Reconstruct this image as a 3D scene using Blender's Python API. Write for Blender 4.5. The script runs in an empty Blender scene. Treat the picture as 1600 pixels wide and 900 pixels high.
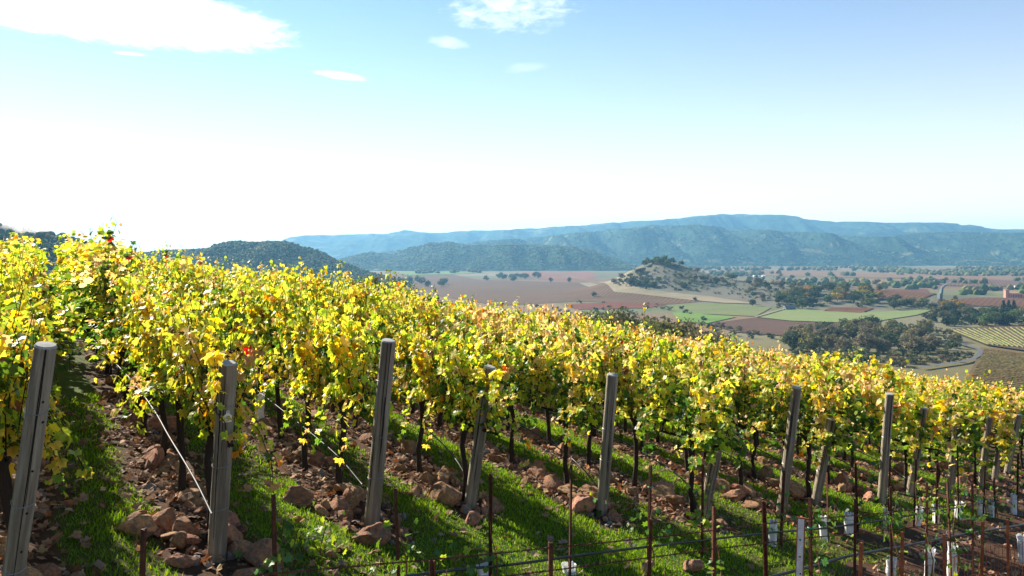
import bpy, math, random
import numpy as np
from mathutils import Vector, Matrix
random.seed(7); rng = np.random.default_rng(11)
S = bpy.context.scene; C = S.collection
R = math.radians
F = 1244.4; PX0, PY0 = 800.0, 395.0        # focal length, vanishing point and horizon of the lens, photo pixels

# ------------------------------------------------------------------ camera, sky, sun, exposure
cd = bpy.data.cameras.new('camera'); cam = bpy.data.objects.new('camera', cd); C.objects.link(cam)
cd.sensor_width = 36; cd.lens = F / 1600 * 36; cd.shift_y = -55 / 1600
cd.clip_start = .05; cd.clip_end = 40000
cam.location = (0, 0, 0); cam.rotation_euler = (R(90), 0, 0); S.camera = cam
SUN_AZ, SUN_EL = -42.0, 29.5
W = bpy.data.worlds.new('World'); S.world = W; W.use_nodes = True
sl = bpy.data.lights.new('sun', 'SUN'); sl.energy = 5.0; sl.angle = R(.5); sl.color = (1, .93, .80)
so = bpy.data.objects.new('sun', sl); C.objects.link(so)
sdir = Vector((math.sin(R(SUN_AZ)) * math.cos(R(SUN_EL)), math.cos(R(SUN_AZ)) * math.cos(R(SUN_EL)), math.sin(R(SUN_EL))))
so.rotation_euler = sdir.to_track_quat('Z', 'Y').to_euler()
V = S.view_settings; V.view_transform = 'Standard'; V.look = 'None'; V.gamma = 1; V.use_curve_mapping = False
V.exposure = 1.4
SKY_STRENGTH = .05
S.cycles.use_denoising = True
S.cycles.max_bounces = 8; S.cycles.transparent_max_bounces = 4; S.cycles.volume_bounces = 0
S.cycles.transmission_bounces = 4; S.cycles.diffuse_bounces = 4; S.cycles.glossy_bounces = 2
S.cycles.sample_clamp_indirect = 6
HAZE_DENSITY = 7.0e-5

class NT:
    """tiny node-tree helper: numbers or sockets go in, a socket comes out"""
    def __init__(s, tree): s.t = tree; s.n = tree.nodes; s.l = tree.links
    def put(s, sock, v):
        if isinstance(v, bpy.types.NodeSocket): s.l.new(v, sock)
        else: sock.default_value = v
    def m(s, op, a, b=0.0, c=None, clamp=False):
        n = s.n.new('ShaderNodeMath'); n.operation = op; n.use_clamp = clamp
        s.put(n.inputs[0], a); s.put(n.inputs[1], b)
        if c is not None: s.put(n.inputs[2], c)
        return n.outputs[0]
    def step(s, x, a, b):
        n = s.n.new('ShaderNodeMapRange'); n.interpolation_type = 'SMOOTHSTEP'
        s.put(n.inputs[0], x); n.inputs[1].default_value = a; n.inputs[2].default_value = b
        return n.outputs[0]
    def mix(s, f, a, b, mode='MIX'):
        n = s.n.new('ShaderNodeMix'); n.data_type = 'RGBA'; n.blend_type = mode
        s.put(n.inputs[0], f); s.put(n.inputs[6], a if isinstance(a, bpy.types.NodeSocket) else (*a, 1)); s.put(n.inputs[7], b if isinstance(b, bpy.types.NodeSocket) else (*b, 1))
        return n.outputs[2]
    def noise(s, vec, scale, detail=3, rough=.55, dist=0):
        n = s.n.new('ShaderNodeTexNoise'); s.put(n.inputs['Vector'], vec)
        n.inputs['Scale'].default_value = scale; n.inputs['Detail'].default_value = detail
        n.inputs['Roughness'].default_value = rough; n.inputs['Distortion'].default_value = dist
        return n.outputs[0]
    def scale(s, vec, xyz):
        n = s.n.new('ShaderNodeMapping'); s.put(n.inputs[0], vec); n.inputs['Scale'].default_value = xyz
        return n.outputs[0]

def build_world():
    t = NT(W.node_tree); bg = t.n['Background']
    sk = t.n.new('ShaderNodeTexSky'); sk.sky_type = 'NISHITA'; sk.sun_disc = False
    sk.sun_elevation = R(SUN_EL); sk.sun_rotation = R(SUN_AZ)
    sk.air_density = 1.0; sk.dust_density = .06; sk.ozone_density = .7; sk.altitude = 100
    tc = t.n.new('ShaderNodeTexCoord'); d = tc.outputs['Generated']
    sp = t.n.new('ShaderNodeSeparateXYZ'); t.l.new(d, sp.inputs[0])
    az = t.m('DEGREES' if False else 'MULTIPLY', t.m('ARCTAN2', sp.outputs[0], sp.outputs[1]), 57.2958)
    el = t.m('MULTIPLY', t.m('ARCSINE', sp.outputs[2]), 57.2958)
    cb = t.n.new('ShaderNodeCombineXYZ'); t.put(cb.inputs[0], az); t.put(cb.inputs[1], t.m('MULTIPLY', el, 2.6)); v = cb.outputs[0]
    n1 = t.m('SUBTRACT', t.noise(v, .16, 6, .62, .4), .5)
    n2 = t.m('SUBTRACT', t.noise(v, .7, 5, .65, .3), .5)
    def cloud(a0, e0, wa, we, tilt, soft, a1, a2, dens):
        da = t.m('SUBTRACT', az, a0); de = t.m('SUBTRACT', t.m('SUBTRACT', el, e0), t.m('MULTIPLY', da, tilt))
        q = t.m('ADD', t.m('POWER', t.m('DIVIDE', da, wa), 2.0), t.m('POWER', t.m('DIVIDE', de, we), 2.0))
        k = t.m('ADD', t.m('ADD', t.m('SUBTRACT', 1.0, q), t.m('MULTIPLY', n1, a1)), t.m('MULTIPLY', n2, a2))
        return t.m('MULTIPLY', t.step(k, 0.0, soft), dens)
    cl = None
    for args in ((-30, 15.6, 15.2, 2.5, -.065, .5, .7, .7, .9),       # the long bright bank
                 (-12.0, 12.25, 2.2, .36, -.08, 1.0, 1.2, 1.6, .6),        # small wisp
                 (-25.6, 12.7, 1.3, .16, 0.0, .8, .8, .8, .35),
                 (.0, 17.0, 5.0, 1.7, .02, 1.8, 1.5, 3.2, .55),         # feathered wisps at the top
                 (-4.6, 14.75, 1.6, .45, -.1, 1.2, 1.0, 1.6, .35),
                 (.9, 13.1, 2.0, .45, .1, 1.4, 1.0, 1.6, .22),
                 (-40, 0, 48, 10.0, -.07, 2.2, .5, .2, .9)):          # thin veil low on the sun side
        c = cloud(*args); cl = c if cl is None else t.m('MAXIMUM', cl, c)
    veil = t.m('POWER', t.m('SUBTRACT', 1.0, t.m('DIVIDE', t.m('ABSOLUTE', el), 90.0)), 10.0)
    low = t.mix(t.m('MULTIPLY', veil, .82), t.mix(1.0, sk.outputs[0], (.59, .96, 1.15), 'MULTIPLY'), (17.0, 14.2, 13.4))
    col = t.mix(cl, low, (14.0, 14.2, 14.4))
    t.l.new(col, bg.inputs[0]); bg.inputs[1].default_value = SKY_STRENGTH
build_world()

# ------------------------------------------------------------------ helpers
def hsh(ix, iy, s):
    h = (ix.astype(np.int64) * 374761393 + iy.astype(np.int64) * 668265263 + s * 974711) & 0x7fffffff
    h = ((h ^ (h >> 13)) * 1274126177) & 0x7fffffff
    return ((h ^ (h >> 16)) & 0xffff) / 65535.0
def vnoise(x, y, s=0):
    ix = np.floor(x); iy = np.floor(y); fx = x - ix; fy = y - iy
    fx = fx * fx * (3 - 2 * fx); fy = fy * fy * (3 - 2 * fy); ix = ix.astype(int); iy = iy.astype(int)
    a = hsh(ix, iy, s); b = hsh(ix + 1, iy, s); c = hsh(ix, iy + 1, s); d = hsh(ix + 1, iy + 1, s)
    return a + (b - a) * fx + (c - a) * fy + (a - b - c + d) * fx * fy
def fbm(x, y, s=0, o=4, g=.5):
    r = 0; a = 1; n = 0
    for k in range(o):
        r = r + a * vnoise(x * 2 ** k + k * 17.3, y * 2 ** k - k * 9.1, s + k); n += a; a *= g
    return r / n

def mesh_np(name, v, faces, mat=None, col=None, smooth=False):
    """faces: list of (M,k) int arrays; col: (N,3) or (N,4) per vertex"""
    me = bpy.data.meshes.new(name); v = np.asarray(v, np.float32)
    me.vertices.add(len(v)); me.vertices.foreach_set('co', v.ravel())
    if not isinstance(faces, (list, tuple)): faces = [faces]
    idx = np.concatenate([f.ravel() for f in faces]).astype(np.int32)
    cnt = np.concatenate([np.full(len(f), f.shape[1]) for f in faces])
    st = np.concatenate([[0], np.cumsum(cnt)[:-1]]).astype(np.int32)
    me.loops.add(len(idx)); me.loops.foreach_set('vertex_index', idx)
    me.polygons.add(len(cnt)); me.polygons.foreach_set('loop_start', st)
    me.update(calc_edges=True)
    me.polygons.foreach_set('use_smooth', np.full(len(cnt), smooth))
    if col is not None:
        a = me.color_attributes.new('Col', 'FLOAT_COLOR', 'POINT'); c = np.ones((len(v), 4), np.float32); c[:, :np.shape(col)[1]] = col
        a.data.foreach_set('color', c.ravel())
    if mat: me.materials.append(mat)
    return me
def link(name, me, parent=None, loc=None, rot=None, sc=None):
    o = bpy.data.objects.new(name, me); C.objects.link(o)
    if parent: o.parent = parent
    if loc is not None: o.location = loc
    if rot is not None: o.rotation_euler = rot
    if sc is not None: o.scale = sc if hasattr(sc, '__len__') else (sc,) * 3
    return o
def tag(o, label=None, cat=None, group=None, kind=None):
    if label: o['label'] = label
    if cat: o['category'] = cat
    if group: o['group'] = group
    if kind: o['kind'] = kind
    return o
def thing(name, loc, label, cat, group=None, rot=None):
    return tag(link(name, None, None, loc, rot), label, cat, group)

class MB:
    """collects geometry into one mesh"""
    def __init__(s): s.v = []; s.f = {}; s.n = 0; s.c = []
    def add(s, v, faces, col=None):
        v = np.asarray(v, float)
        for f in (faces if isinstance(faces, list) else [faces]):
            f = np.asarray(f, int); s.f.setdefault(f.shape[1], []).append(f + s.n)
        s.v.append(v); s.n += len(v)
        if col is not None: s.c.append(np.broadcast_to(np.asarray(col, float), (len(v), 3)))
        return s
    def tube(s, pts, rad, k=8, cap=True, col=None, ph=0):
        pts = np.asarray(pts, float); n = len(pts); rad = np.broadcast_to(rad, (n,))
        tg = np.gradient(pts, axis=0); tg /= np.linalg.norm(tg, axis=1)[:, None] + 1e-9
        a = np.array([0, 0, 1.0]) if abs(tg[0, 2]) < .9 else np.array([1.0, 0, 0])
        b1 = np.cross(tg, a); b1 /= np.linalg.norm(b1, axis=1)[:, None] + 1e-9; b2 = np.cross(tg, b1)
        th = np.arange(k) / k * 2 * np.pi + ph
        v = pts[:, None] + rad[:, None, None] * (np.cos(th)[None, :, None] * b1[:, None] + np.sin(th)[None, :, None] * b2[:, None])
        v = v.reshape(-1, 3); i = np.arange(n - 1)[:, None] * k; j = np.arange(k)[None]; j2 = (j + 1) % k
        q = np.stack([i + j, i + j2, i + k + j2, i + k + j], -1).reshape(-1, 4)
        fs = [q]
        if cap: fs += [np.arange(k)[None], (np.arange(k)[::-1] + (n - 1) * k)[None]]
        return s.add(v, fs, col)
    def box(s, c, d, rot=None, col=None):
        v = np.array([[x, y, z] for z in (-.5, .5) for y in (-.5, .5) for x in (-.5, .5)]) * np.array(d)
        if rot: 
            ca, sa = math.cos(rot), math.sin(rot); v = np.stack([v[:, 0] * ca - v[:, 1] * sa, v[:, 0] * sa + v[:, 1] * ca, v[:, 2]], 1)
        return s.add(v + np.array(c), np.array([[0, 2, 3, 1], [4, 5, 7, 6], [0, 1, 5, 4], [2, 6, 7, 3], [0, 4, 6, 2], [1, 3, 7, 5]]), col)
    def mesh(s, name, mat, smooth=False):
        return mesh_np(name, np.concatenate(s.v), [np.concatenate(f) for f in s.f.values()], mat, np.concatenate(s.c) if s.c else None, smooth)
    def obj(s, name, mat, parent=None, smooth=False, **k): return link(name, s.mesh(name, mat, smooth), parent, **k)

def ico(sub):
    import bmesh
    b = bmesh.new(); bmesh.ops.create_icosphere(b, subdivisions=sub, radius=1)
    v = np.array([x.co for x in b.verts]); f = np.array([[x.index for x in q.verts] for q in b.faces]); b.free(); return v, f
ICO1, ICO2, ICO3 = ico(1), ico(2), ico(3)
def unit(v): return v / (np.linalg.norm(v, axis=-1, keepdims=True) + 1e-9)

def material(name, base, rough=.8, col='none', var=.0, nscale=5.0, bump=0.0, bscale=30.0, objvar=0.0, spec=.3, transl=0.0, metal=0.0, base2=None, stretch=(1, 1, 1), huevar=0.0):
    m = bpy.data.materials.new(name); m.use_nodes = True; t = NT(m.node_tree); p = t.n['Principled BSDF']
    tc = t.n.new('ShaderNodeTexCoord'); vec = t.scale(tc.outputs['Object'], stretch)
    if col == 'attr':
        a = t.n.new('ShaderNodeAttribute'); a.attribute_name = 'Col'; c = a.outputs[0]
        if base is not None: c = t.mix(1.0, c, base, 'MULTIPLY')
    else:
        c = t.mix(0.0, base, base)
    if base2 is not None: c = t.mix(t.step(t.noise(vec, nscale, 5, .6), .38, .62), c, base2)
    f = 1.0
    if var: f = t.m('ADD', 1 - var, t.m('MULTIPLY', t.noise(vec, nscale * 2.3, 5, .65), 2 * var))
    oi = t.n.new('ShaderNodeObjectInfo')
    if objvar: f = t.m('MULTIPLY', f, t.m('ADD', 1 - objvar, t.m('MULTIPLY', oi.outputs['Random'], 2 * objvar)))
    if var or objvar:
        h = t.n.new('ShaderNodeHueSaturation'); t.put(h.inputs['Color'], c); t.put(h.inputs['Value'], f); c = h.outputs[0]
        if huevar: t.put(h.inputs['Hue'], t.m('ADD', .5 - huevar, t.m('MULTIPLY', t.m('FRACT', t.m('MULTIPLY', oi.outputs['Random'], 7.31)), 2 * huevar)))
    t.put(p.inputs['Base Color'], c); p.inputs['Roughness'].default_value = rough; p.inputs['Specular IOR Level'].default_value = spec; p.inputs['Metallic'].default_value = metal
    if bump:
        b = t.n.new('ShaderNodeBump'); b.inputs['Strength'].default_value = bump; b.inputs['Distance'].default_value = .02 if bscale > 1 else 16
        t.put(b.inputs['Height'], t.noise(vec, bscale, 6, .65)); t.l.new(b.outputs[0], p.inputs['Normal'])
    if transl:
        tr = t.n.new('ShaderNodeBsdfTranslucent'); h2 = t.n.new('ShaderNodeHueSaturation'); h2.inputs['Saturation'].default_value = 1.05; h2.inputs['Value'].default_value = 1.4
        t.put(h2.inputs['Color'], c); t.l.new(h2.outputs[0], tr.inputs[0]); mx = t.n.new('ShaderNodeMixShader'); mx.inputs[0].default_value = transl
        t.l.new(p.outputs[0], mx.inputs[1]); t.l.new(tr.outputs[0], mx.inputs[2]); t.l.new(mx.outputs[0], t.n['Material Output'].inputs[0])
    return m

M = {}
M['leaf'] = material('vine_leaf', None, .45, 'attr', spec=.35, transl=.55, objvar=.10, huevar=.012)
M['young_leaf'] = material('young_leaf', None, .5, 'attr', spec=.35, transl=.45)
M['litter'] = material('leaf_litter', None, .8, 'attr', spec=.15, transl=.12)
M['grass'] = material('grass', None, .6, 'attr', spec=.25, transl=.45)
M['tree'] = material('tree_leaf', None, .75, 'attr', spec=.12, transl=.25, objvar=.22, huevar=.02)
M['forest'] = material('forest', None, .85, 'attr', spec=.08)
M['bark'] = material('vine_bark', (.035, .024, .018), .95, var=.5, nscale=18, bump=.9, bscale=60, stretch=(3, 3, .6))
M['tree_bark'] = material('tree_bark', (.10, .08, .06), .95, var=.3, nscale=3)
M['cane'] = material('cane', (.16, .075, .035), .7, var=.3, nscale=20)
M['post'] = material('post_wood', (.36, .30, .225), .9, base2=(.19, .15, .11), var=.5, nscale=9, bump=1.0, bscale=60, stretch=(2.2, 2.2, .12), objvar=.12)
M['crack'] = material('wood_crack', (.02, .016, .012), 1.0)
M['postend'] = material('post_end_grain', (.36, .34, .30), .95, var=.3, nscale=30)
M['steel'] = material('galvanised_wire', (.25, .25, .25), .45, metal=.9, var=.2, nscale=30)
M['rust'] = material('rusted_steel', (.07, .022, .013), .75, base2=(.13, .045, .02), var=.35, nscale=14, bump=.4, bscale=90, objvar=.2, metal=.15)
M['rust_orange'] = material('orange_rusted_steel', (.38, .12, .045), .8, base2=(.24, .065, .025), var=.3, nscale=14, bump=.4, bscale=90)
M['tube'] = material('tube_paper', (.80, .80, .78), .7, base2=(.66, .67, .68), var=.16, nscale=9, transl=.25, stretch=(1, 1, .5))
M['black'] = material('hose_plastic', (.016, .017, .019), .42, var=.3, nscale=20, spec=.5)
M['lithose'] = material('sunlit_hose', (.035, .035, .038), .6, var=.3, nscale=20, spec=.3)  # lighter than the black hose: the sun it catches is put into the colour
M['tie'] = material('green_tie', (.02, .36, .20), .5)
M['tagp'] = material('tag_plastic', (.70, .68, .58), .6, var=.1, nscale=30)
M['ink'] = material('tag_ink', (.03, .03, .03), .8)
M['rock'] = material('rock', (.40, .19, .088), .92, base2=(.20, .12, .08), var=.5, nscale=4.5, bump=.8, bscale=16, objvar=.30, huevar=.015)
M['rockgrey'] = material('grey_rock', (.17, .175, .185), .92, base2=(.22, .17, .13), var=.35, nscale=4, bump=.7, bscale=16, objvar=.2)
M['mountain'] = material('mountain_forest', None, .95, 'attr', spec=.02, var=.55, nscale=.016, bump=1.0, bscale=.03)
M['rubble'] = material('rubble', None, .95, 'attr', var=.3, nscale=20)

# ------------------------------------------------------------------ terrain
RD = np.array([-.5225, .8526]); ED = np.array([.7646, .6446]); O = np.array([-2.3, 6.24]); DET = RD[0] * ED[1] - ED[0] * RD[1]
def uv(x, y):
    dx, dy = x - O[0], y - O[1]
    return (dx * ED[1] - ED[0] * dy) / DET, (RD[0] * dy - dx * RD[1]) / DET
def xy(u, v): return O[0] + u * RD[0] + v * ED[0], O[1] + u * RD[1] + v * ED[1]
def sp_(x, k): return k * np.logaddexp(0, x / k)
KNOLL = ((318, 1750, 50, 86, 115), (470, 1690, 22, 115, 110), (640, 1480, 20, 170, 130), (330, 1790, 19, 44, 60))
def gz(x, y):
    x = np.asarray(x, float); y = np.asarray(y, float)
    xe = np.where(x < 0, 140 * np.tanh(x / 140), 500 * np.tanh(x / 500)); ye = np.maximum(y, -60)
    r = np.hypot(x, y); u, v = uv(x, y)
    z = -2.6 - .181 * xe - .0345 * ye - .045 * sp_(u - 4.5, 1.5) - .075 * sp_(r - 45, 8)
    z = z + np.where(r < 200, .10 * (fbm(x * .5, y * .5, 3, 3) - .5) * np.clip(1.5 - r / 100, 0, 1), 0)
    z = z + np.where(r > 60, 3.0 * (fbm(x * .012, y * .012, 5, 3) - .5) * np.clip((r - 60) / 100, 0, 1), 0)
    z = -90 + sp_(z + 90, 4.0)
    for kx, ky, kh, sx, sy in KNOLL:
        z = z + kh * np.exp(-.5 * ((x - kx) / sx) ** 2 - .5 * ((y - ky) / sy) ** 2)
    return z
def gz1(x, y): return float(gz(np.array([x]), np.array([y]))[0])
def hit(px, py, y0=2.0, y1=14000, extra=0.0, far=False):
    """ground point under a sight line (extra: the height above ground met); far takes the last crossing"""
    ys = np.exp(np.linspace(math.log(y0), math.log(y1), 3000)); xs = (px - PX0) / F * ys
    d = gz(xs, ys) + extra - (-(py - PY0) / F * ys)
    s = np.nonzero((d[:-1] < 0) & (d[1:] >= 0))[0]
    if not len(s): return None
    i = s[-1] if far else s[0]; k = d[i] / (d[i] - d[i + 1]); y = ys[i] + k * (ys[i + 1] - ys[i]); x = (px - PX0) / F * y
    return x, y, gz1(x, y)

# posts: photo base and top in pixels
POSTS = [((4, 1012), (71, 541)), ((338, 874), (356, 568)), ((580, 824), (607, 533)), ((734, 792), (765, 574)), ((940, 804), (957, 586)), ((1098, 815), (1134, 632)),
         ((1221, 802), (1245, 606)), ((1274, 788), (1299, 655)), ((1377, 786), (1390, 616)), ((1421, 774), (1444, 638)), ((1484, 772), (1497, 648)),
         ((1533, 762), (1546, 652)), ((1554, 752), (1569, 640)), ((1573, 740), (1593, 648))]
POST = []
for (bx, by), (tx, ty) in POSTS:
    X, Y, Z = hit(bx, by)
    yt = Y - .24; POST.append((X, Y, Z, (tx - PX0) / F * yt, yt, -(ty - PY0) / F * yt))
NROW = len(POST)
ROWS = [(X, Y) for X, Y, *_ in POST]                      # where each row of vines begins
_u, _v = uv(*ROWS[-1])
EXTRA_R = [xy(.6 + .1 * k, _v + 1.6 * (k + 1)) for k in range(9)]     # rows further right, past the last post in view
EXTRA_L = [xy(-.4 - .5 * k, -1.42 - 1.6 * (k + 1)) for k in range(5)]   # rows left of the first post
ALLR = EXTRA_L[::-1] + ROWS + EXTRA_R
ROWV = np.array([uv(*p)[1] for p in ALLR]); ROWU = np.array([uv(*p)[0] for p in ALLR])

def row_dist(x, y):
    """across-row distance to the nearest vine row, and how far inside the block (negative: the headland)"""
    u, v = uv(x, y); k = np.abs(v[..., None] - ROWV).argmin(-1)
    return np.abs(v - ROWV[k]) * abs(DET), u - ROWU[k], v
def grass_mask(x, y):
    d, u, v = row_dist(x, y)
    n = fbm(x * 1.3, y * 1.3, 21, 4) - .5
    aisle = np.clip((d - .33 + n * .4) / .12, 0, 1)
    head = np.clip((u + 1.25 + 1.7 * np.clip((8 - v) / 3, 0, 1) + n * 2.0) / .5, 0, 1) * np.clip((14.5 - v + n * 6) / 3, 0, 1)
    g = np.where(u > .1, aisle, head)
    foot = np.clip((d - .22 + n * .4) / .12, 0, 1) + np.clip((-.35 - u + n * .5) / .2, 0, 1)      # stones round the row ends
    g = np.where((u > -.6) & (u <= .3), g * np.clip(foot, 0, 1), g)
    return g * np.clip(.65 + 1.6 * (fbm(x * .5, y * .5, 33, 3) - .33), .25, 1)

def ground():
    azs = np.concatenate([np.linspace(-180, -46, 60)[:-1], np.linspace(-46, 46, 760), np.linspace(46, 180, 60)[1:-1]]) * math.pi / 180
    rs = np.concatenate([np.geomspace(.35, 60, 300), np.geomspace(60, 16000, 190)[1:]])
    A, Rr = np.meshgrid(azs, rs); x = Rr * np.sin(A); y = Rr * np.cos(A); z = gz(x, y)
    n, k = len(rs), len(azs)
    v = np.stack([x, y, z], -1).reshape(-1, 3); v = np.vstack([v, [[0, 0, gz1(0, 0)]]])
    i = np.arange(n - 1)[:, None] * k; j = np.arange(k)[None]; j2 = (j + 1) % k
    q = np.stack([i + j, i + k + j, i + k + j2, i + j2], -1).reshape(-1, 4)
    tri = np.stack([np.full(k, n * k), np.arange(k), (np.arange(k) + 1) % k], -1)
    col = np.zeros((len(v), 3)); xx, yy = v[:, 0], v[:, 1]; r = np.hypot(xx, yy)
    soil = np.array([.085, .045, .027]); green = np.array([.07, .10, .015])
    g = np.where(r < 60, grass_mask(xx, yy), 0)[:, None]
    near = soil * (1 - g) + green * g
    n1 = fbm(xx * .01, yy * .01, 8, 4)[:, None]; slope = np.array([.17, .14, .075]) * (1 - n1) + np.array([.09, .10, .04]) * n1
    # valley floor: long reddish, tan and green field bands
    bx = xx * .0022 + .3 * yy * .001; by = yy * .0035 - xx * .0006
    n2 = vnoise(np.floor(bx * 1.0 + .6 * np.floor(by)), np.floor(by), 40)[:, None]; n3 = fbm(xx * .004, yy * .004, 44, 4)[:, None]
    pal = np.array([[.165, .108, .06], [.20, .15, .085], [.14, .10, .058], [.12, .125, .055], [.19, .125, .065], [.17, .15, .085]])
    val = pal[(n2[:, 0] * 5.99).astype(int)] * (.75 + .5 * n3)
    kn = np.zeros(len(v))
    for kx, ky, kh, sx, sy in KNOLL: kn += np.exp(-.5 * ((xx - kx) / sx / 1.15) ** 2 - .5 * ((yy - ky) / sy / 1.15) ** 2)
    kn = np.clip((kn - .16) / .1, 0, 1)[:, None]; n4 = fbm(xx * .012, yy * .02, 51, 5)[:, None]
    tan = np.array([.15, .132, .095]) * (.72 + .5 * n4) * (1 - .5 * np.clip(n4 - .55, 0, 1) * np.array([1.6, .6, 1.6]))
    val = val * (1 - kn) + tan * kn
    nf = np.clip((1050 - r) / 350, 0, 1)[:, None]; val = val * (1 - nf) + (np.array([.15, .125, .055]) * (.6 + .8 * n3)) * nf
    dry = np.clip((fbm(xx * .02, yy * .03, 57, 4) - .52) / .08, 0, 1)[:, None]; val = val * (1 - kn * dry * .45) + np.array([.10, .105, .045]) * kn * dry * .45
    hill = np.clip((v[:, 2:3] + 86) / 6, 0, 1) * (1 - kn)
    far = slope * hill + val * (1 - hill)
    w = np.clip((r - 28) / 20, 0, 1)[:, None]; col = near * (1 - w) + far * w
    m = bpy.data.materials.new('ground_cover'); m.use_nodes = True; t = NT(m.node_tree); p = t.n['Principled BSDF']
    a = t.n.new('ShaderNodeAttribute'); a.attribute_name = 'Col'; tc = t.n.new('ShaderNodeTexCoord')
    f = t.m('MULTIPLY', t.m('ADD', .55, t.m('MULTIPLY', t.noise(tc.outputs['Object'], 9, 8, .7), .9)), t.m('ADD', .7, t.m('MULTIPLY', t.noise(tc.outputs['Object'], .05, 9, .75), .6)))
    h = t.n.new('ShaderNodeHueSaturation'); t.l.new(a.outputs[0], h.inputs['Color']); t.put(h.inputs['Value'], f); t.l.new(h.outputs[0], p.inputs['Base Color'])
    p.inputs['Roughness'].default_value = .95; p.inputs['Specular IOR Level'].default_value = .1
    b = t.n.new('ShaderNodeBump'); b.inputs['Strength'].default_value = .9; b.inputs['Distance'].default_value = .03; t.put(b.inputs['Height'], t.noise(tc.outputs['Object'], 14, 8, .7)); t.l.new(b.outputs[0], p.inputs['Normal'])
    tag(link('ground', mesh_np('ground', v, [q, tri], m, col, True)), 'sloping vineyard ground falling to the broad valley floor', kind='structure')
ground()

# ------------------------------------------------------------------ far hills: ridges at their own distance, with ravines and depth
def ridge(name, dist, sky, depth, zoff, fine, cols, seed, label, rav=1.0, meadow=.0, n=700, m=70, rough=1.0):
    px = np.array([p[0] for p in sky], float); py = np.array([p[1] for p in sky], float)
    P = np.linspace(px[0], px[-1], n); crest = -(np.interp(P, px, py) - PY0) / F * dist
    e_ = np.clip(np.minimum(P - P[0], P[-1] - P) / (P[-1] - P[0]) / .04, 0, 1); crest = -92 + (crest + 92) * e_ * (2 - e_); crest = crest + (fbm(P * .05, P * 0, seed, 5, .6) - .5) * 2 * fine * rough
    Tt = np.linspace(0, 1.75, m); base = -90.0
    X = np.zeros((m, n)); Y = np.zeros((m, n)); Z = np.zeros((m, n))
    w = dist / F
    for a, tt in enumerate(Tt):
        y = dist - depth + tt * depth; X[a] = (P - PX0) / F * dist * (1 + .0 * tt); Y[a] = y
        prof = (math.sin(min(tt, 1) * math.pi / 2) ** 1.15) if tt <= 1 else math.cos((tt - 1) / .75 * math.pi / 2) ** .8
        hgt = (crest - base) * prof
        rv = fbm(X[a] / (dist * .030) + .15 * tt * rav, np.full(n, tt * 1.4), seed + 3, 4, .5) - .5
        ridgey = 1 - np.abs(2 * vnoise(X[a] / (dist * .024) + .6 * tt, np.full(n, tt * .9), seed + 9) - 1)
        k = math.sin(min(tt, 1.0) * math.pi) if tt <= 1 else 0
        Z[a] = base + hgt * (1 + .75 * rav * k * rv + .50 * rav * k * (ridgey - .7)) - 3
        Z[a] += fine * .9 * (fbm(X[a] / (fine * 4.2), np.full(n, y / (fine * 4.2)), seed + 20, 3, .6) - .5) * np.clip(hgt / 30, 0, 1)
        Z[a] = np.minimum(Z[a], (crest + .25 * fine * (fbm(P * .12, P * 0 + tt * 3, seed + 60, 3) - .5)) * Y[a] / dist)
        Y[a] += depth * .10 * (fbm(X[a] / (dist * .02), np.full(n, tt * 2), seed + 30, 3) - .5)
    v = np.stack([X, Y, Z], -1).reshape(-1, 3)
    i = np.arange(m - 1)[:, None] * n; j = np.arange(n - 1)[None]
    q = np.stack([i + j, i + j + 1, i + n + j + 1, i + n + j], -1).reshape(-1, 4)
    c0, c1, c2 = map(np.array, cols)
    nn = fbm(v[:, 0] / (fine * 3.5), v[:, 1] / (fine * 3.5), seed + 40, 4, .65)[:, None]
    big = fbm(v[:, 0] / (dist * .035), v[:, 1] / (dist * .02) + v[:, 2] / 60, seed + 50, 4)[:, None]
    col = c0 * (1 - nn) + c1 * nn; col = col * (.25 + 1.5 * np.clip((nn - .5) * 1.8 + .5, 0, 1))
    k = np.clip((big - (1 - meadow)) / .05, 0, 1); col = col * (1 - k) + c2 * k
    return tag(link(name, mesh_np(name, v, q, M['mountain'], col, True)), label, kind='structure')
WOOD = ((.018, .036, .022), (.036, .060, .028), (.17, .155, .075))
ridge('far_mountains', 10000, [(380, 396), (440, 386), (470, 372), (520, 366), (560, 366), (600, 365), (632, 359), (660, 364), (700, 362), (800, 358), (880, 354), (950, 348), (1020, 345), (1080, 338), (1150, 333), (1200, 336), (1240, 341), (1280, 343), (1330, 348), (1400, 349), (1470, 349), (1530, 356), (1600, 361), (1700, 366), (1800, 372)], 2200, 0, 16, WOOD, 100, 'hazy blue mountain range along the far side of the valley', meadow=.30)
ridge('wooded_ridge', 6800, [(560, 402), (640, 392), (700, 384), (760, 376), (820, 372), (860, 369), (900, 364), (960, 358), (1020, 352), (1070, 351), (1130, 357), (1200, 362), (1240, 364), (1280, 368), (1330, 371), (1400, 368), (1450, 362), (1500, 362), (1560, 363), (1600, 365), (1700, 362), (1800, 368)], 1500, 0, 14, WOOD, 200, 'long blue green wooded ridge with ravines in front of the mountains', rav=1.9, meadow=.27)
ridge('middle_hill', 4700, [(520, 406), (550, 400), (580, 393), (600, 396), (617, 397), (640, 387), (670, 378), (711, 378), (737, 383), (770, 381), (812, 382), (869, 383), (906, 387), (944, 397), (965, 405), (985, 411)], 800, 0, 10, WOOD, 300, 'low wooded hill rising from the valley before the far ridge', meadow=.25)
NEARW = ((.035, .055, .018), (.075, .090, .025), (.10, .10, .04))
ridge('oak_hill', 2200, [(40, 425), (120, 408), (200, 398), (250, 393), (300, 390), (340, 387), (380, 381), (420, 377), (455, 380), (490, 391), (520, 405), (560, 422), (600, 434), (650, 446), (700, 456)], 560, 0, 5, NEARW, 400, 'dark green oak covered hill behind the left vines', rav=.5)
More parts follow.
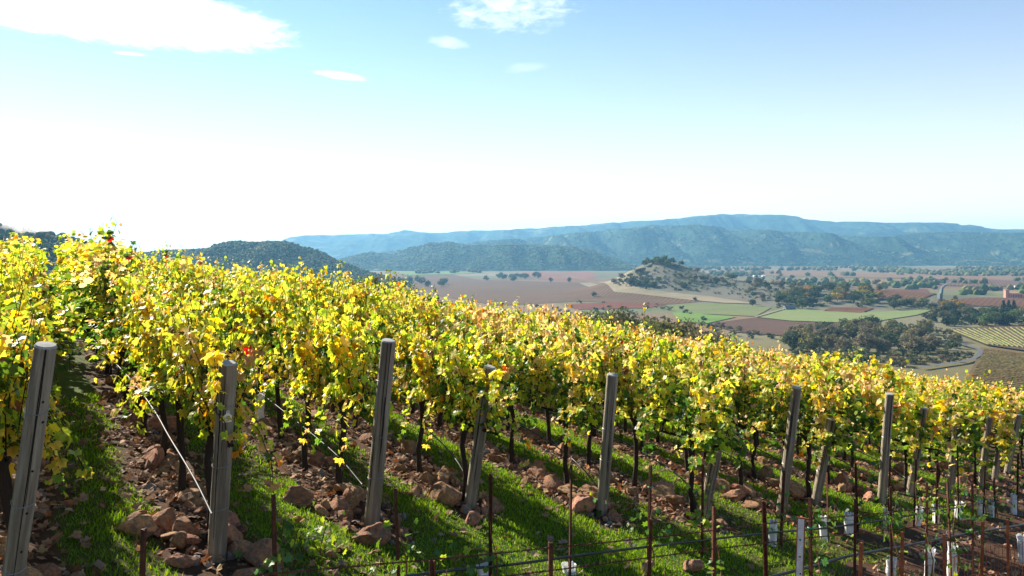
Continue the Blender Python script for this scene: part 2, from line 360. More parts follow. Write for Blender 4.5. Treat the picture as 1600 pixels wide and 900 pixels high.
ridge('misty_hillside', 1000, [(-500, 300), (-200, 318), (-60, 336), (0, 352), (20, 350), (50, 362), (90, 366), (130, 375), (160, 385), (200, 398), (260, 425)], 300, 0, 3, NEARW, 500, 'tree covered hillside rising behind the far left vines', rav=.3)

# ------------------------------------------------------------------ fields and roads on the valley floor
NF = [0]
def field(name, poly, col, label, stripe=None, lift=.5, col2=None, z=None):
    pts = [hit(px, py, 300) for px, py in poly]; NF[0] += 1; lift += .07 * NF[0]
    import bmesh
    b = bmesh.new(); f = b.faces.new([b.verts.new((p[0], p[1], 0)) for p in pts]); bmesh.ops.triangulate(b, faces=[f])
    for _ in range(5):
        es = [e for e in b.edges if e.calc_length() > 45]
        if es: bmesh.ops.subdivide_edges(b, edges=es, cuts=1)
        bmesh.ops.triangulate(b, faces=[f for f in b.faces if len(f.verts) > 3])
    bmesh.ops.recalc_face_normals(b, faces=b.faces)
    for x in b.verts: x.co.z = gz1(x.co.x, x.co.y) + lift
    if sum(f.normal.z for f in b.faces) < 0: bmesh.ops.reverse_faces(b, faces=b.faces)
    me = bpy.data.meshes.new(name); b.to_mesh(me); b.free()
    m = bpy.data.materials.new(name); m.use_nodes = True; t = NT(m.node_tree); p = t.n['Principled BSDF']; tc = t.n.new('ShaderNodeTexCoord')
    c = t.mix(t.step(t.noise(t.scale(tc.outputs['Object'], (.6, 1.6, 1)), .012, 6, .65), .35, .65), col, col2 or tuple(q * .72 for q in col))
    if stripe:
        ang, per, dark = stripe; mp = t.n.new('ShaderNodeMapping'); t.l.new(tc.outputs['Object'], mp.inputs[0]); mp.inputs['Rotation'].default_value[2] = R(ang)
        w = t.n.new('ShaderNodeTexWave'); w.inputs['Scale'].default_value = .31416 / per; w.inputs['Distortion'].default_value = .35; w.inputs['Detail'].default_value = 3; w.inputs['Detail Scale'].default_value = .5; t.l.new(mp.outputs[0], w.inputs[0])
        c = t.mix(w.outputs[1], c, dark)
    c = t.mix(t.m('MULTIPLY', t.noise(tc.outputs['Object'], .25, 6, .7), .6), c, tuple(q * .45 for q in col))
    t.put(p.inputs['Base Color'], c); p.inputs['Roughness'].default_value = .95; p.inputs['Specular IOR Level'].default_value = .05
    me.materials.append(m); tag(link(name, me), label, kind='structure'); return pts
RED = (.22, .095, .05); BRN = (.20, .115, .062); GRN = (.16, .19, .07); LIME = (.17, .27, .06); TAN = (.32, .26, .16)
dk = (.10, .06, .035)
field('vineyard_field', [(596, 433), (640, 428), (700, 427), (745, 437), (840, 440), (905, 442), (960, 456), (1050, 464), (1110, 470), (1040, 476), (900, 471), (780, 478), (690, 464)], BRN, 'broad brown vineyard field left of the knoll', (20, 9, dk))
field('red_field', [(800, 428), (846, 424), (920, 424), (936, 431), (905, 441), (850, 437)], (.28, .125, .075), 'orange red field beyond the small grove')
field('dark_red_strip', [(880, 476), (960, 472), (1042, 477), (1005, 482), (900, 484)], (.20, .07, .04), 'dark red strip of vines below the brown field')
field('pale_green_field', [(1030, 479), (1080, 474), (1150, 476), (1205, 481), (1180, 495), (1060, 489)], GRN, 'pale green pasture below the tan knoll', col2=(.20, .21, .09))
field('bright_green_field', [(1050, 488), (1075, 489), (1150, 496), (1105, 506), (1060, 503)], LIME, 'bright lime green field corner near the grove')
field('green_pasture', [(1180, 496), (1218, 485), (1240, 484), (1290, 487), (1350, 489), (1460, 484), (1432, 493), (1345, 506), (1235, 502)], (.19, .25, .085), 'long green pasture in front of the farm grove', col2=(.24, .25, .11))
field('ploughed_field', [(1105, 507), (1180, 497), (1235, 503), (1343, 508), (1320, 520), (1230, 526), (1150, 520)], (.16, .09, .062), 'brown ploughed field below the green pasture', (70, 7, (.09, .05, .03)))
field('russet_plot', [(1285, 486), (1300, 481), (1366, 482), (1345, 490)], (.17, .075, .04), 'small russet plot set in the green pasture')
field('tan_track_bank', [(905, 443), (950, 440), (1000, 452), (1110, 464), (1190, 476), (1130, 474), (1040, 465), (960, 457)], TAN, 'pale dry grass bank round the foot of the knoll')
field('russet_field', [(1358, 456), (1385, 453), (1448, 452), (1462, 460), (1436, 472), (1372, 468)], RED, 'russet vineyard field left of the valley road', (35, 8, dk))
field('rust_field', [(1484, 470), (1600, 466), (1720, 462), (1720, 482), (1600, 482), (1500, 478)], RED, 'rust red field below the brick winery', (35, 8, dk))
field('long_red_strip', [(1120, 424), (1300, 426), (1620, 434), (1620, 440), (1340, 434), (1180, 431)], (.27, .16, .09), 'long thin reddish field strip across the far valley')
field('pale_far_strip', [(1080, 411), (1400, 412), (1640, 416), (1640, 419), (1380, 416), (1090, 414)], (.36, .30, .19), 'pale straw strip at the foot of the ridge')
field('far_green_strip', [(610, 427), (660, 425), (700, 425), (745, 427), (700, 429), (640, 430)], LIME, 'thin green strip beside the far fields')
field('far_rust_strip', [(590, 412), (700, 411), (840, 415), (1000, 419), (1000, 422), (830, 421), (700, 423), (600, 422)], (.26, .15, .085), 'rusty far field below the middle hill')
field('far_brown_field', [(1400, 440), (1500, 436), (1640, 440), (1640, 450), (1480, 447)], (.22, .12, .08), 'brown far field right of the road', (30, 9, dk))
field('vine_block_soil', [(1478, 516), (1540, 512), (1680, 510), (1760, 560), (1620, 553), (1540, 541)], (.13, .085, .045), 'dark soil under the striped vine block')
field('bare_vineyard_slope', [(1532, 545), (1560, 547), (1620, 557), (1770, 566), (1800, 625), (1640, 640), (1500, 612), (1524, 568)], (.17, .12, .06), 'brown vineyard ground beside the curving road', lift=.4)

def road(name, pxs, width, col, label):
    P = [hit(px, py, 300) for px, py in pxs]; P = np.array([p[:2] for p in P])
    t = np.linspace(0, len(P) - 1, 60); i = np.clip(t.astype(int), 0, len(P) - 2); f = (t - i)[:, None]
    Pm = np.vstack([2 * P[0] - P[1], P, 2 * P[-1] - P[-2]]); a, b, c, d = Pm[i], Pm[i + 1], Pm[i + 2], Pm[i + 3]
    Q = .5 * (2 * b + (c - a) * f + (2 * a - 5 * b + 4 * c - d) * f ** 2 + (3 * b - a - 3 * c + d) * f ** 3)
    tg = np.gradient(Q, axis=0); nr = unit(np.stack([-tg[:, 1], tg[:, 0]], 1))
    L = Q + nr * width / 2; Rr = Q - nr * width / 2; v = np.vstack([L, Rr]); v = np.column_stack([v, gz(v[:, 0], v[:, 1]) + 2.1])
    k = np.arange(59); q = np.stack([k, k + 1, k + 61, k + 60], -1)
    tag(link(name, mesh_np(name, v, q[:, ::-1], material(name + '_surface', col, .9, var=.2, nscale=.2))), label, kind='structure')
road('curving_road', [(1440, 578), (1480, 572), (1510, 567), (1527, 560), (1532, 552), (1522, 546), (1503, 541), (1492, 534), (1480, 526)], 4.2, (.09, .09, .092), 'grey road curving between the grove and the vine rows')
road('valley_road', [(1464, 486), (1466, 470), (1469, 458), (1473, 448), (1490, 440)], 4.5, (.17, .165, .15), 'pale straight valley road running into the distance')
road('farm_track', [(1180, 497), (1215, 487), (1232, 482)], 4, (.22, .18, .12), 'pale farm track leading to the grey barn')

# ------------------------------------------------------------------ trees of the valley and the hills
def tint(base, n, lo=.65, hi=1.4):
    return np.array(base) * rng.uniform(lo, hi, (n, 1)) * rng.uniform(.9, 1.1, (n, 3))
def crown(nb, nq, rx, rz, q, base, flat=.0):
    """leaf clumps through a crown's volume: unit-height tree, crown centred at .6"""
    d = unit(rng.normal(size=(nb, 3))); d[:, 2] = np.where(d[:, 2] < 0, d[:, 2] * .95, d[:, 2])
    c = d * rng.uniform(.45, 1.0, (nb, 1)) * np.array([rx, rx, rz]) + np.array([0, 0, .52])
    br = rng.uniform(.10, .22, nb)
    k = rng.integers(0, nb, nq); o = unit(rng.normal(size=(nq, 3))); p = c[k] + o * br[k][:, None] * rng.uniform(.6, 1.05, (nq, 1)) * np.array([1.25, 1.25, .85])
    p[:, 2] = np.maximum(p[:, 2], .06)
    nrm = unit(o + rng.normal(size=(nq, 3)) * .55 + np.array([0, 0, .35])); t1 = unit(np.cross(nrm, rng.normal(size=(nq, 3)))); t2 = np.cross(nrm, t1)
    s = q * rng.uniform(.6, 1.35, (nq, 1))
    w = np.array([[-1, -.2], [-.1, -.8], [1, .1], [.2, .9]])
    v = np.stack([p + s * (a * t1 + b * t2) for a, b in w], 1).reshape(-1, 3)
    col = np.repeat(tint(base, nb, .7, 1.3)[k] * rng.uniform(.75, 1.25, (nq, 1)), 4, 0)
    return v, np.arange(nq * 4).reshape(-1, 4), col
def trunk_mb(mb, h=.55, r=.03, limbs=4, col=(.10, .08, .06)):
    mb.tube([(0, 0, -.05), (.012, 0, .12), (-.008, .01, .3), (.01, 0, h)], [r * 1.5, r, r * .8, r * .35], 6, col=col)
    for i in range(limbs):
        a = rng.uniform(0, 6.28); z = rng.uniform(.22, .4); L = rng.uniform(.18, .3)
        mb.tube([(0, 0, z), (math.cos(a) * L * .5, math.sin(a) * L * .5, z + .1), (math.cos(a) * L, math.sin(a) * L, z + .24)], [r * .6, r * .4, r * .15], 5, cap=False, col=col)
PAL = {'oak': (.058, .076, .028), 'olive': (.15, .135, .05), 'green': (.085, .115, .028), 'gold': (.30, .18, .035), 'grey': (.17, .14, .075), 'dark': (.028, .042, .018)}
def tree_kind(base, near, shape):
    rx, rz = {'round': (.42, .37), 'wide': (.54, .34), 'tall': (.26, .40), 'cypress': (.11, .44)}[shape]
    v, f, c = crown(70 if near else 30, 5200 if near else 900, rx, rz, .021 if near else .048, base)
    if shape == 'cypress':
        tz = (v[:, 2] - .1) / .95; v[:, :2] *= (1.25 - tz)[:, None]
    tm = MB(); trunk_mb(tm, r=.03 if near else .035)
    return mesh_np('crown', v, f, M['tree'], c), tm.mesh('trunk', M['tree_bark'])
TREES = {}
def tree_mesh(kind, near, shape):
    k = (kind, near, shape)
    if k not in TREES: TREES[k] = [tree_kind(PAL[kind], near, shape) for _ in range(3)]
    return random.choice(TREES[k])
def put_tree(loc, h, kind, label, group, near=False, shape='round', name=None, wid=1.0):
    cr, tr = tree_mesh(kind, near, shape)
    o = thing(name or {'oak': 'oak_tree', 'gold': 'autumn_tree', 'dark': 'evergreen_tree'}.get(kind, 'tree'), loc, label, 'tree', group, (0, 0, random.uniform(0, 6.28)))
    o.scale = (h * wid, h * wid, h); link('crown', cr, o); link('trunk', tr, o); return o
SH = ['round', 'round', 'wide']
def scatter(px0, px1, py0, py1, n, hs, kinds, label, group, y0=300, keep=None, shapes=SH, near=False, gap=.55):
    done = []; tries = 0
    while len(done) < n and tries < n * 40:
        tries += 1; px, py = random.uniform(px0, px1), random.uniform(py0, py1)
        if keep and not keep(px, py): continue
        P = hit(px, py, y0)
        if P is None: continue
        h = random.uniform(*hs) * 1.15
        if any((P[0] - q[0]) ** 2 + (P[1] - q[1]) ** 2 < (gap * h) ** 2 for q in done): continue
        kd = random.choice(kinds); done.append(P)
        put_tree(P, h, kd, label if isinstance(label, str) else label(kd), group, near, random.choice(shapes), wid=random.uniform(.9, 1.25))
def inpoly(poly):
    def f(x, y):
        r = False; j = len(poly) - 1
        for i in range(len(poly)):
            if (poly[i][1] > y) != (poly[j][1] > y) and x < (poly[j][0] - poly[i][0]) * (y - poly[i][1]) / (poly[j][1] - poly[i][1]) + poly[i][0]: r = not r
            j = i
        return r
    return f
def by_kind(fmt):
    w = {'oak': 'dark green oak', 'olive': 'olive green tree', 'green': 'mid green tree', 'gold': 'golden autumn tree', 'grey': 'grey brown tree', 'dark': 'dark evergreen'}
    return lambda k: fmt.format(w[k])
scatter(1004, 1074, 407, 417, 22, (9, 14), ['oak', 'oak', 'green'], 'dark oak in the grove crowning the tan knoll', 'oaks on top of the knoll', gap=.45)
scatter(958, 1012, 424, 444, 14, (9, 13), ['oak', 'oak', 'grey'], by_kind('{} scattered on the left flank of the tan knoll'), 'trees on the left flank of the knoll', keep=lambda x, y: y > 440 - (x - 955) * .35)
scatter(984, 1034, 440, 449, 12, (10, 14), ['oak', 'oak', 'green'], by_kind('{} in the clump low on the front of the tan knoll'), 'clump low on the knoll front', gap=.45)
scatter(1060, 1130, 424, 452, 13, (8, 12), ['oak', 'grey', 'olive'], by_kind('{} standing on the right shoulder of the tan knoll'), 'trees on the right shoulder of the knoll')
scatter(1118, 1260, 432, 447, 24, (9, 14), ['oak', 'oak', 'olive', 'grey'], by_kind('{} on the low ridge running right from the knoll'), 'trees on the low ridge right of the knoll')
scatter(1150, 1290, 446, 470, 26, (9, 14), ['oak', 'grey', 'olive', 'oak'], by_kind('{} on the slope above the grey barn'), 'trees on the slope above the barn', keep=inpoly([(1150, 446), (1290, 446), (1300, 472), (1210, 474), (1160, 462)]))
scatter(1210, 1375, 455, 482, 44, (11, 17), ['oak', 'green', 'green', 'olive', 'gold'], by_kind('{} in the thick farm grove behind the green pasture'), 'trees of the farm grove', keep=inpoly([(1206, 481), (1225, 462), (1290, 448), (1350, 452), (1378, 470), (1368, 481), (1300, 478), (1270, 483)]), gap=.42)
scatter(1290, 1400, 440, 456, 16, (11, 16), ['oak', 'olive', 'green'], by_kind('{} at the back of the farm grove'), 'trees behind the farm grove')
scatter(1378, 1452, 472, 484, 12, (10, 14), ['oak', 'olive', 'oak'], by_kind('{} in the hedge line right of the farm grove'), 'trees of the hedge line by the pasture', gap=.45)
scatter(1455, 1600, 486, 511, 34, (11, 15), ['oak', 'dark', 'oak', 'olive', 'green'], by_kind('{} in the dark belt behind the striped vine block'), 'trees of the dark belt behind the vine block', gap=.42)
scatter(1462, 1500, 470, 490, 7, (12, 16), ['olive', 'gold', 'grey'], by_kind('{} beside the pale valley road'), 'trees beside the valley road', shapes=['tall', 'round'])
scatter(1225, 1500, 515, 552, 46, (12, 17), ['grey', 'olive', 'grey', 'oak', 'olive'], by_kind('{} in the loose grove left of the curving road'), 'trees of the loose grove by the curving road', keep=inpoly([(1225, 545), (1240, 522), (1330, 516), (1400, 508), (1470, 512), (1496, 530), (1505, 541), (1440, 556), (1260, 560)]), gap=.5)
scatter(754, 842, 430, 440, 16, (14, 19), ['oak', 'oak', 'green'], by_kind('{} in the small grove on the brown field'), 'trees of the small grove on the brown field', gap=.45)
for px, py, h, l in ((860, 441, 16, 'left one of two round oaks right of the small grove'), (890, 441, 17, 'right one of two round oaks right of the small grove'), (928, 464, 12, 'lone dark oak on the brown field'), (1176, 478, 13, 'lone round oak at the foot of the knoll'), (1086, 470, 8, 'small lone oak on the dry bank')):
    P = hit(px, py, 300); put_tree(P, h, 'oak', l, 'lone oaks on the fields')
for px in (1568, 1576, 1584):
    P = hit(px, 486, 300); put_tree(P, 17, 'dark', {1568: 'left cypress of three dark ones below the winery', 1576: 'middle cypress of three dark ones below the winery', 1584: 'right cypress of three dark ones below the winery'}[px], 'cypresses below the winery', shape='cypress', name='cypress_tree')
scatter(622, 700, 440, 449, 12, (15, 20), ['oak', 'green'], by_kind('{} in the row at the foot of the oak hill'), 'trees at the foot of the oak hill', gap=.4)
def top_tree(px, py, Y, h, *a, **k):          # a crown standing on the near slope, seen over the vines
    x = (px - PX0) / F * Y; z = gz1(x, Y); t = -(py - PY0) / F * Y
    return put_tree((x, Y, min(z, t - h * .95)), max(h, t - z) , *a, near=True, **k)
for px, py, Y, h, kd, l in ((592, 424, 130, 8, 'olive', 'bushy olive tree poking up beyond the left canopy'), (574, 440, 128, 7, 'olive', 'smaller olive tree left of the bushy one beyond the canopy'), (612, 446, 150, 7, 'green', 'green tree right of the bushy olive one'), (655, 452, 170, 7, 'olive', 'leftmost of three low tree tops over the vines'), (672, 458, 165, 7, 'green', 'middle one of three low tree tops over the vines'), (694, 466, 150, 6, 'oak', 'rightmost of three low tree tops over the vines')):
    top_tree(px, py, Y, h, kd, l, 'trees just beyond the vines')
for i, (px, py, Y, kd) in enumerate([(880, 486, 230, 'olive'), (905, 482, 250, 'green'), (928, 478, 240, 'olive'), (950, 477, 260, 'green'), (975, 476, 250, 'olive'), (1000, 478, 255, 'oak'), (1022, 484, 250, 'olive'), (1045, 490, 245, 'green'), (1068, 497, 240, 'olive'), (915, 492, 200, 'olive'), (960, 490, 205, 'green'), (1010, 496, 200, 'olive'), (1085, 507, 225, 'grey'), (1110, 512, 230, 'grey')]):
    top_tree(px, py, Y, 11, kd, by_kind('{} in the grove just below the vineyard')(kd), 'grove just below the vineyard', wid=.9)

def lumps(pts, sz, bases, name, label, sub=ICO1, flat=.8, mat='forest'):
    """many far crowns read as one mass"""
    bv, bf = sub; n = len(pts); k = len(bv)
    rnd = 1 + .35 * (rng.random((n, k)) - .5)
    a = rng.uniform(0, 6.28, n); ca, sa = np.cos(a)[:, None], np.sin(a)[:, None]
    x = bv[:, 0] * ca - bv[:, 1] * sa; y = bv[:, 0] * sa + bv[:, 1] * ca
    v = np.stack([x * rnd, y * rnd, bv[:, 2] * rnd * flat], -1) * np.asarray(sz)[:, None, None] + np.asarray(pts)[:, None]
    f = (bf[None] + (np.arange(n) * k)[:, None, None]).reshape(-1, 3)
    b = np.array(bases)[rng.integers(0, len(bases), n)] * rng.uniform(.7, 1.35, (n, 1))
    col = np.repeat(b, k, 0) * rng.uniform(.85, 1.15, (n * k, 1))
    return tag(link(name, mesh_np(name, v.reshape(-1, 3), f, M[mat], col, False)), label, kind='stuff')
def belt():
    P = []; s = []
    bands = [(560, 970, 409, 413, 380), (600, 1000, 415, 417, 200), (960, 1640, 418.5, 423, 460), (1090, 1640, 427.5, 431.5, 300), (1230, 1640, 438, 446, 110), (560, 1640, 404, 408.5, 900), (1330, 1640, 424, 428, 170), (1380, 1640, 452, 457, 40), (1500, 1640, 458, 463, 30), (1300, 1460, 446, 450, 26), (650, 760, 424, 428, 26)]
    for a, b, c, d, n in bands:
        for _ in range(n):
            px = random.uniform(a, b); py = random.uniform(c, d)
            if vnoise(np.array([px * .025]), np.array([py * .3]), 71)[0] < .38: continue
            Y = 90 * F / (py - PY0); p = ((px - PX0) / F * Y, Y); r = random.uniform(6, 11) * (1 + Y / 12000); P.append((p[0], p[1], gz1(*p) + r * .55)); s.append(r)
    lumps(P, s, [PAL['oak'], PAL['oak'], PAL['olive'], PAL['green'], (.16, .12, .04)], 'far_woodland', 'far belts of trees between the valley fields', ICO1, .8)
belt()
def undergrowth(poly, n, hs, kinds, name, label):
    inp = inpoly(poly); xs = [q[0] for q in poly]; ys = [q[1] for q in poly]; Vv, Ff, Cc = [], [], []; m = 0
    while m < n:
        px, py = random.uniform(min(xs), max(xs)), random.uniform(min(ys), max(ys))
        if not inp(px, py): continue
        P = hit(px, py, 300); m += 1
        if P is None: continue
        h = random.uniform(*hs); v, f, c = crown(10, 160, .55, .42, .10, PAL[random.choice(kinds)])
        Vv.append(v * h * np.array([1, 1, .9]) + np.array(P) - [0, 0, .1 * h]); Ff.append(f + 640 * (len(Vv) - 1)); Cc.append(c)
    tag(link(name, mesh_np(name, np.concatenate(Vv), np.concatenate(Ff), M['tree'], np.concatenate(Cc))), label, kind='stuff')
undergrowth([(1225, 545), (1240, 522), (1330, 516), (1400, 508), (1470, 512), (1496, 530), (1500, 541), (1490, 560), (1440, 574), (1260, 570)], 190, (5, 11), ['grey', 'olive', 'oak'], 'grove_undergrowth', 'grey green scrub filling the loose grove by the curving road')
undergrowth([(1436, 566), (1500, 550), (1518, 556), (1500, 566), (1470, 570)], 24, (3, 7), ['grey', 'olive', 'oak'], 'roadside_scrub', 'grey green scrub on the inside of the road bend')
undergrowth([(1450, 492), (1500, 486), (1640, 484), (1640, 511), (1480, 512), (1440, 506)], 110, (6, 11), ['oak', 'dark', 'olive'], 'belt_undergrowth', 'dark scrub filling the tree belt behind the vine block')
undergrowth([(1206, 481), (1225, 464), (1290, 450), (1350, 454), (1378, 470), (1368, 481), (1300, 478), (1270, 483)], 70, (5, 10), ['oak', 'green', 'olive'], 'farm_undergrowth', 'green scrub filling the farm grove')
undergrowth([(955, 446), (1000, 420), (1060, 412), (1130, 424), (1250, 438), (1290, 450), (1200, 474), (1100, 456), (1000, 452)], 300, (3, 7.5), ['oak', 'olive', 'grey'], 'knoll_scrub', 'low scrub dotted over the tan knoll')
undergrowth([(820, 478), (900, 470), (1060, 476), (1130, 505), (1240, 540), (1000, 520), (860, 500)], 90, (5, 9), ['grey', 'olive', 'oak'], 'slope_scrub', 'scrub on the lower slope below the vineyard')
def hill_trees(o, n, smin, smax, name, label, up=.25, sub=ICO1, flat=.85):
    me = o.data; co = np.empty(len(me.vertices) * 3, np.float32); me.vertices.foreach_get('co', co); co = co.reshape(-1, 3)
    k = rng.integers(0, int(len(co) * .61), n * 3); p = co[k] + rng.normal(size=(n * 3, 3)) * np.array([4, 4, 0]) * (smax / 6)
    p = p[p[:, 2] > -80][:n]; s = rng.uniform(smin, smax, len(p)); p[:, 2] += s * up
    lumps(p, s, [PAL['oak'], (.07, .10, .03), PAL['oak'], PAL['green'], PAL['olive']], name, label, sub, flat)
hill_trees(bpy.data.objects['oak_hill'], 8000, 3.2, 6.0, 'hill_woodland', 'dense oak wood covering the dark hill')
hill_trees(bpy.data.objects['wooded_ridge'], 7000, 7, 12, 'ridge_woodland', 'forest clumps covering the long wooded ridge', up=-.12, flat=.6)
hill_trees(bpy.data.objects['middle_hill'], 4500, 5, 9, 'low_hill_woodland', 'forest clumps covering the low middle hill', up=-.1, flat=.6)
hill_trees(bpy.data.objects['misty_hillside'], 2200, 2.6, 5.0, 'hillside_woodland', 'tree cover on the hillside at far left', sub=ICO2)

# ------------------------------------------------------------------ the far vine block, farm buildings
A0 = hit(1486, 517, 300); A1 = hit(1700, 511, 300); B0 = hit(1545, 541, 300); B1 = hit(1770, 562, 300)
def vine_block(A0, A1, B0, B1, n, col0, wsc, label, group):
    a0, a1, b0, b1 = [np.array(q[:2]) for q in (A0, A1, B0, B1)]
    for i in range(n):
        f = i / (n - 1); p = a0 + (a1 - a0) * f; q = b0 + (b1 - b0) * f
        if (p[0] / p[1] * F + PX0 > 1640) and (q[0] / q[1] * F + PX0 > 1640): continue
        k = 46; t = np.linspace(0, 1, k)[:, None]; c = p + (q - p) * t; d = unit(q - p); nr = np.array([-d[1], d[0]])
        zz = gz(c[:, 0], c[:, 1]) + 1.5; prof = [(-.75, -.9), (-.85, 1.2), (-.4, 1.95), (.4, 1.95), (.85, 1.2), (.75, -.9)]
        w = 1 + .5 * (rng.random((k, 6)) - .5)
        v = np.stack([np.column_stack([c[:, 0] + nr[0] * a * w[:, j] * wsc, c[:, 1] + nr[1] * a * w[:, j] * wsc, zz + b * w[:, j] * .58]) for j, (a, b) in enumerate(prof)], 1).reshape(-1, 3)
        ii = np.arange(k - 1)[:, None] * 6; jj = np.arange(5)[None]; qd = np.stack([ii + jj, ii + jj + 1, ii + 6 + jj + 1, ii + 6 + jj], -1).reshape(-1, 4)
        col = np.repeat(np.array([col0]) * rng.uniform(.7, 1.3, (k, 1)) * rng.uniform(.9, 1.1, (1, 3)), 6, 0)
        tag(link('vine_hedge', mesh_np('vine_hedge', v, qd, M['forest'], col)), label, 'vine row', group)
vine_block(A0, A1, B0, B1, 27, (.165, .17, .06), .62, 'long trimmed vine row of the striped block beside the curving road', 'vine rows of the striped block')
vine_block(hit(1538, 549, 300), hit(1515, 605, 300), hit(1640, 561, 300), hit(1680, 628, 300), 26, (.13, .095, .035), .55, 'low brown vine row on the slope right of the curving road', 'brown vine rows right of the curving road')
def plain(name, c, **k): return material(name, c, k.pop('rough', .85), var=k.pop('var', .12), nscale=k.pop('nscale', .4), **k)
MW = {'grey': plain('grey_boards', (.22, .22, .23)), 'greyroof': plain('slate_roof', (.20, .21, .24)), 'white': plain('white_metal', (.75, .76, .76)), 'brick': plain('salmon_brick', (.62, .24, .16)), 'brickroof': plain('clay_roof', (.55, .20, .13)), 'orange': plain('orange_render', (.55, .28, .15)), 'win': plain('dark_window', (.03, .03, .035), rough=.3)}
def house(name, px, py, w, d, h, rh, wall, roof, label, rz=0, cat='building', wins=3, flat=False):
    P = hit(px, py, 300); o = thing(name, (P[0], P[1], P[2] + .3), label, cat, None, (0, 0, rz))
    MB().box((0, 0, h / 2 - .5), (w, d, h + 1)).obj('wall', MW[wall], o)
    r = MB(); e = .5
    if flat: r.box((0, 0, h + .35), (w + .6, d + .6, .7))
    else:
        v = [(-w / 2 - e, -d / 2 - e, h), (w / 2 + e, -d / 2 - e, h), (w / 2 + e, d / 2 + e, h), (-w / 2 - e, d / 2 + e, h), (-w / 2 - e, 0, h + rh), (w / 2 + e, 0, h + rh)]
        r.add(v, [np.array([[0, 1, 5, 4], [2, 3, 4, 5], [3, 2, 1, 0]]), np.array([[0, 4, 3], [1, 2, 5]])])
    r.obj('roof', MW[roof], o)
    for i in range(wins): MB().box((-w / 2 + w * (i + .5) / wins, -d / 2 - .04, h * .5), (w / wins * .35, .1, h * .4)).obj('window', MW['win'], o)
    return o
house('barn', 1233, 484, 17, 9, 3.2, 3.2, 'grey', 'greyroof', 'grey barn with pitched roof beside the farm grove', .25)
house('shed', 1181, 432.5, 20, 10, 4.5, 2, 'white', 'white', 'larger white shed left of its twin on the low ridge', .1)
house('shed', 1193, 432.5, 12, 10, 4, 2, 'white', 'white', 'smaller white shed right of its twin on the low ridge', .1)
house('cottage', 1230, 439, 6, 6, 6, 2, 'orange', 'brickroof', 'small orange cottage among the ridge oaks', 0, wins=1)
house('greenhouse', 1572, 489, 14, 9, 3, 2, 'white', 'greyroof', 'low pale outbuilding by the three cypresses', 0)
house('warehouse', 1591, 451, 22, 12, 5, 2.5, 'white', 'white', 'low white roofed warehouse behind the brick winery', .1)
o = house('winery', 1584, 466, 24, 14, 9, 2, 'brick', 'brickroof', 'salmon brick winery with a square tower on its left', 0, flat=True, wins=5)
MB().box((-14.5, -1, 7), (7, 7, 16)).obj('tower', MW['brick'], o); MB().box((-14.5, -1, 15.5), (8, 8, 1.2)).obj('tower_cap', MW['brickroof'], o)
MB().box((17, 1, 3), (10, 9, 7)).obj('wing', MW['brick'], o)

# ------------------------------------------------------------------ grapevines
def leaf_outline(detail):
    if detail: a = [(0, 1.0), (20, .66), (47, .93), (74, .58), (104, .80), (146, .60), (174, .22)]
    else: a = [(0, 1.0), (50, .86), (108, .76), (165, .42)]
    pts = [(math.sin(R(d)) * r, math.cos(R(d)) * r) for d, r in a] + [(-math.sin(R(d)) * r, math.cos(R(d)) * r) for d, r in a[::-1] if d > 0]
    return np.array([(0, .0)] + pts)
OUT = {True: leaf_outline(True), False: leaf_outline(False)}
LC = {'yellow': (.82, .60, .05), 'lemon': (.72, .63, .08), 'lime': (.42, .51, .045), 'green': (.12, .21, .022), 'dark': (.055, .12, .018), 'tan': (.70, .45, .17), 'orange': (.72, .30, .035), 'red': (.42, .05, .02), 'pale': (.88, .67, .27), 'brown': (.26, .13, .055)}
LN = list(LC); LA = np.array([LC[k] for k in LN])
def leaves(p, nrm, tip, size, colr, detail, cup=.22):
    """grape leaves: a fan of lobes, folded and curled"""
    o = OUT[detail]; K = len(o); n = len(p)
    nrm = unit(nrm); t = unit(tip - (tip * nrm).sum(1, keepdims=True) * nrm); b = np.cross(nrm, t)
    cu = cup * rng.uniform(-.7, 1.5, (n, 1)); fold = rng.uniform(.0, .45, (n, 1)); wav = rng.normal(0, .07, (n, K))
    r2 = (o ** 2).sum(1)[None]
    zc = -cu * r2 + fold * np.abs(o[:, 0])[None] + wav * np.sqrt(r2)
    wd = rng.uniform(.8, 1.08, (n, 1))
    v = p[:, None] + size[:, None, None] * ((o[None, :, 0] * wd)[..., None] * b[:, None] + o[None, :, 1:2] * t[:, None] + zc[..., None] * nrm[:, None])
    k = np.arange(1, K); f = np.stack([np.zeros(K - 1, int), k, np.roll(k, -1)], 1)
    f = (f[None] + (np.arange(n) * K)[:, None, None]).reshape(-1, 3)
    c = np.repeat(colr[:, None], K, 1) * rng.uniform(.88, 1.1, (n, K, 1)); c[:, 0] *= .85
    return v.reshape(-1, 3), f, c.reshape(-1, 3)
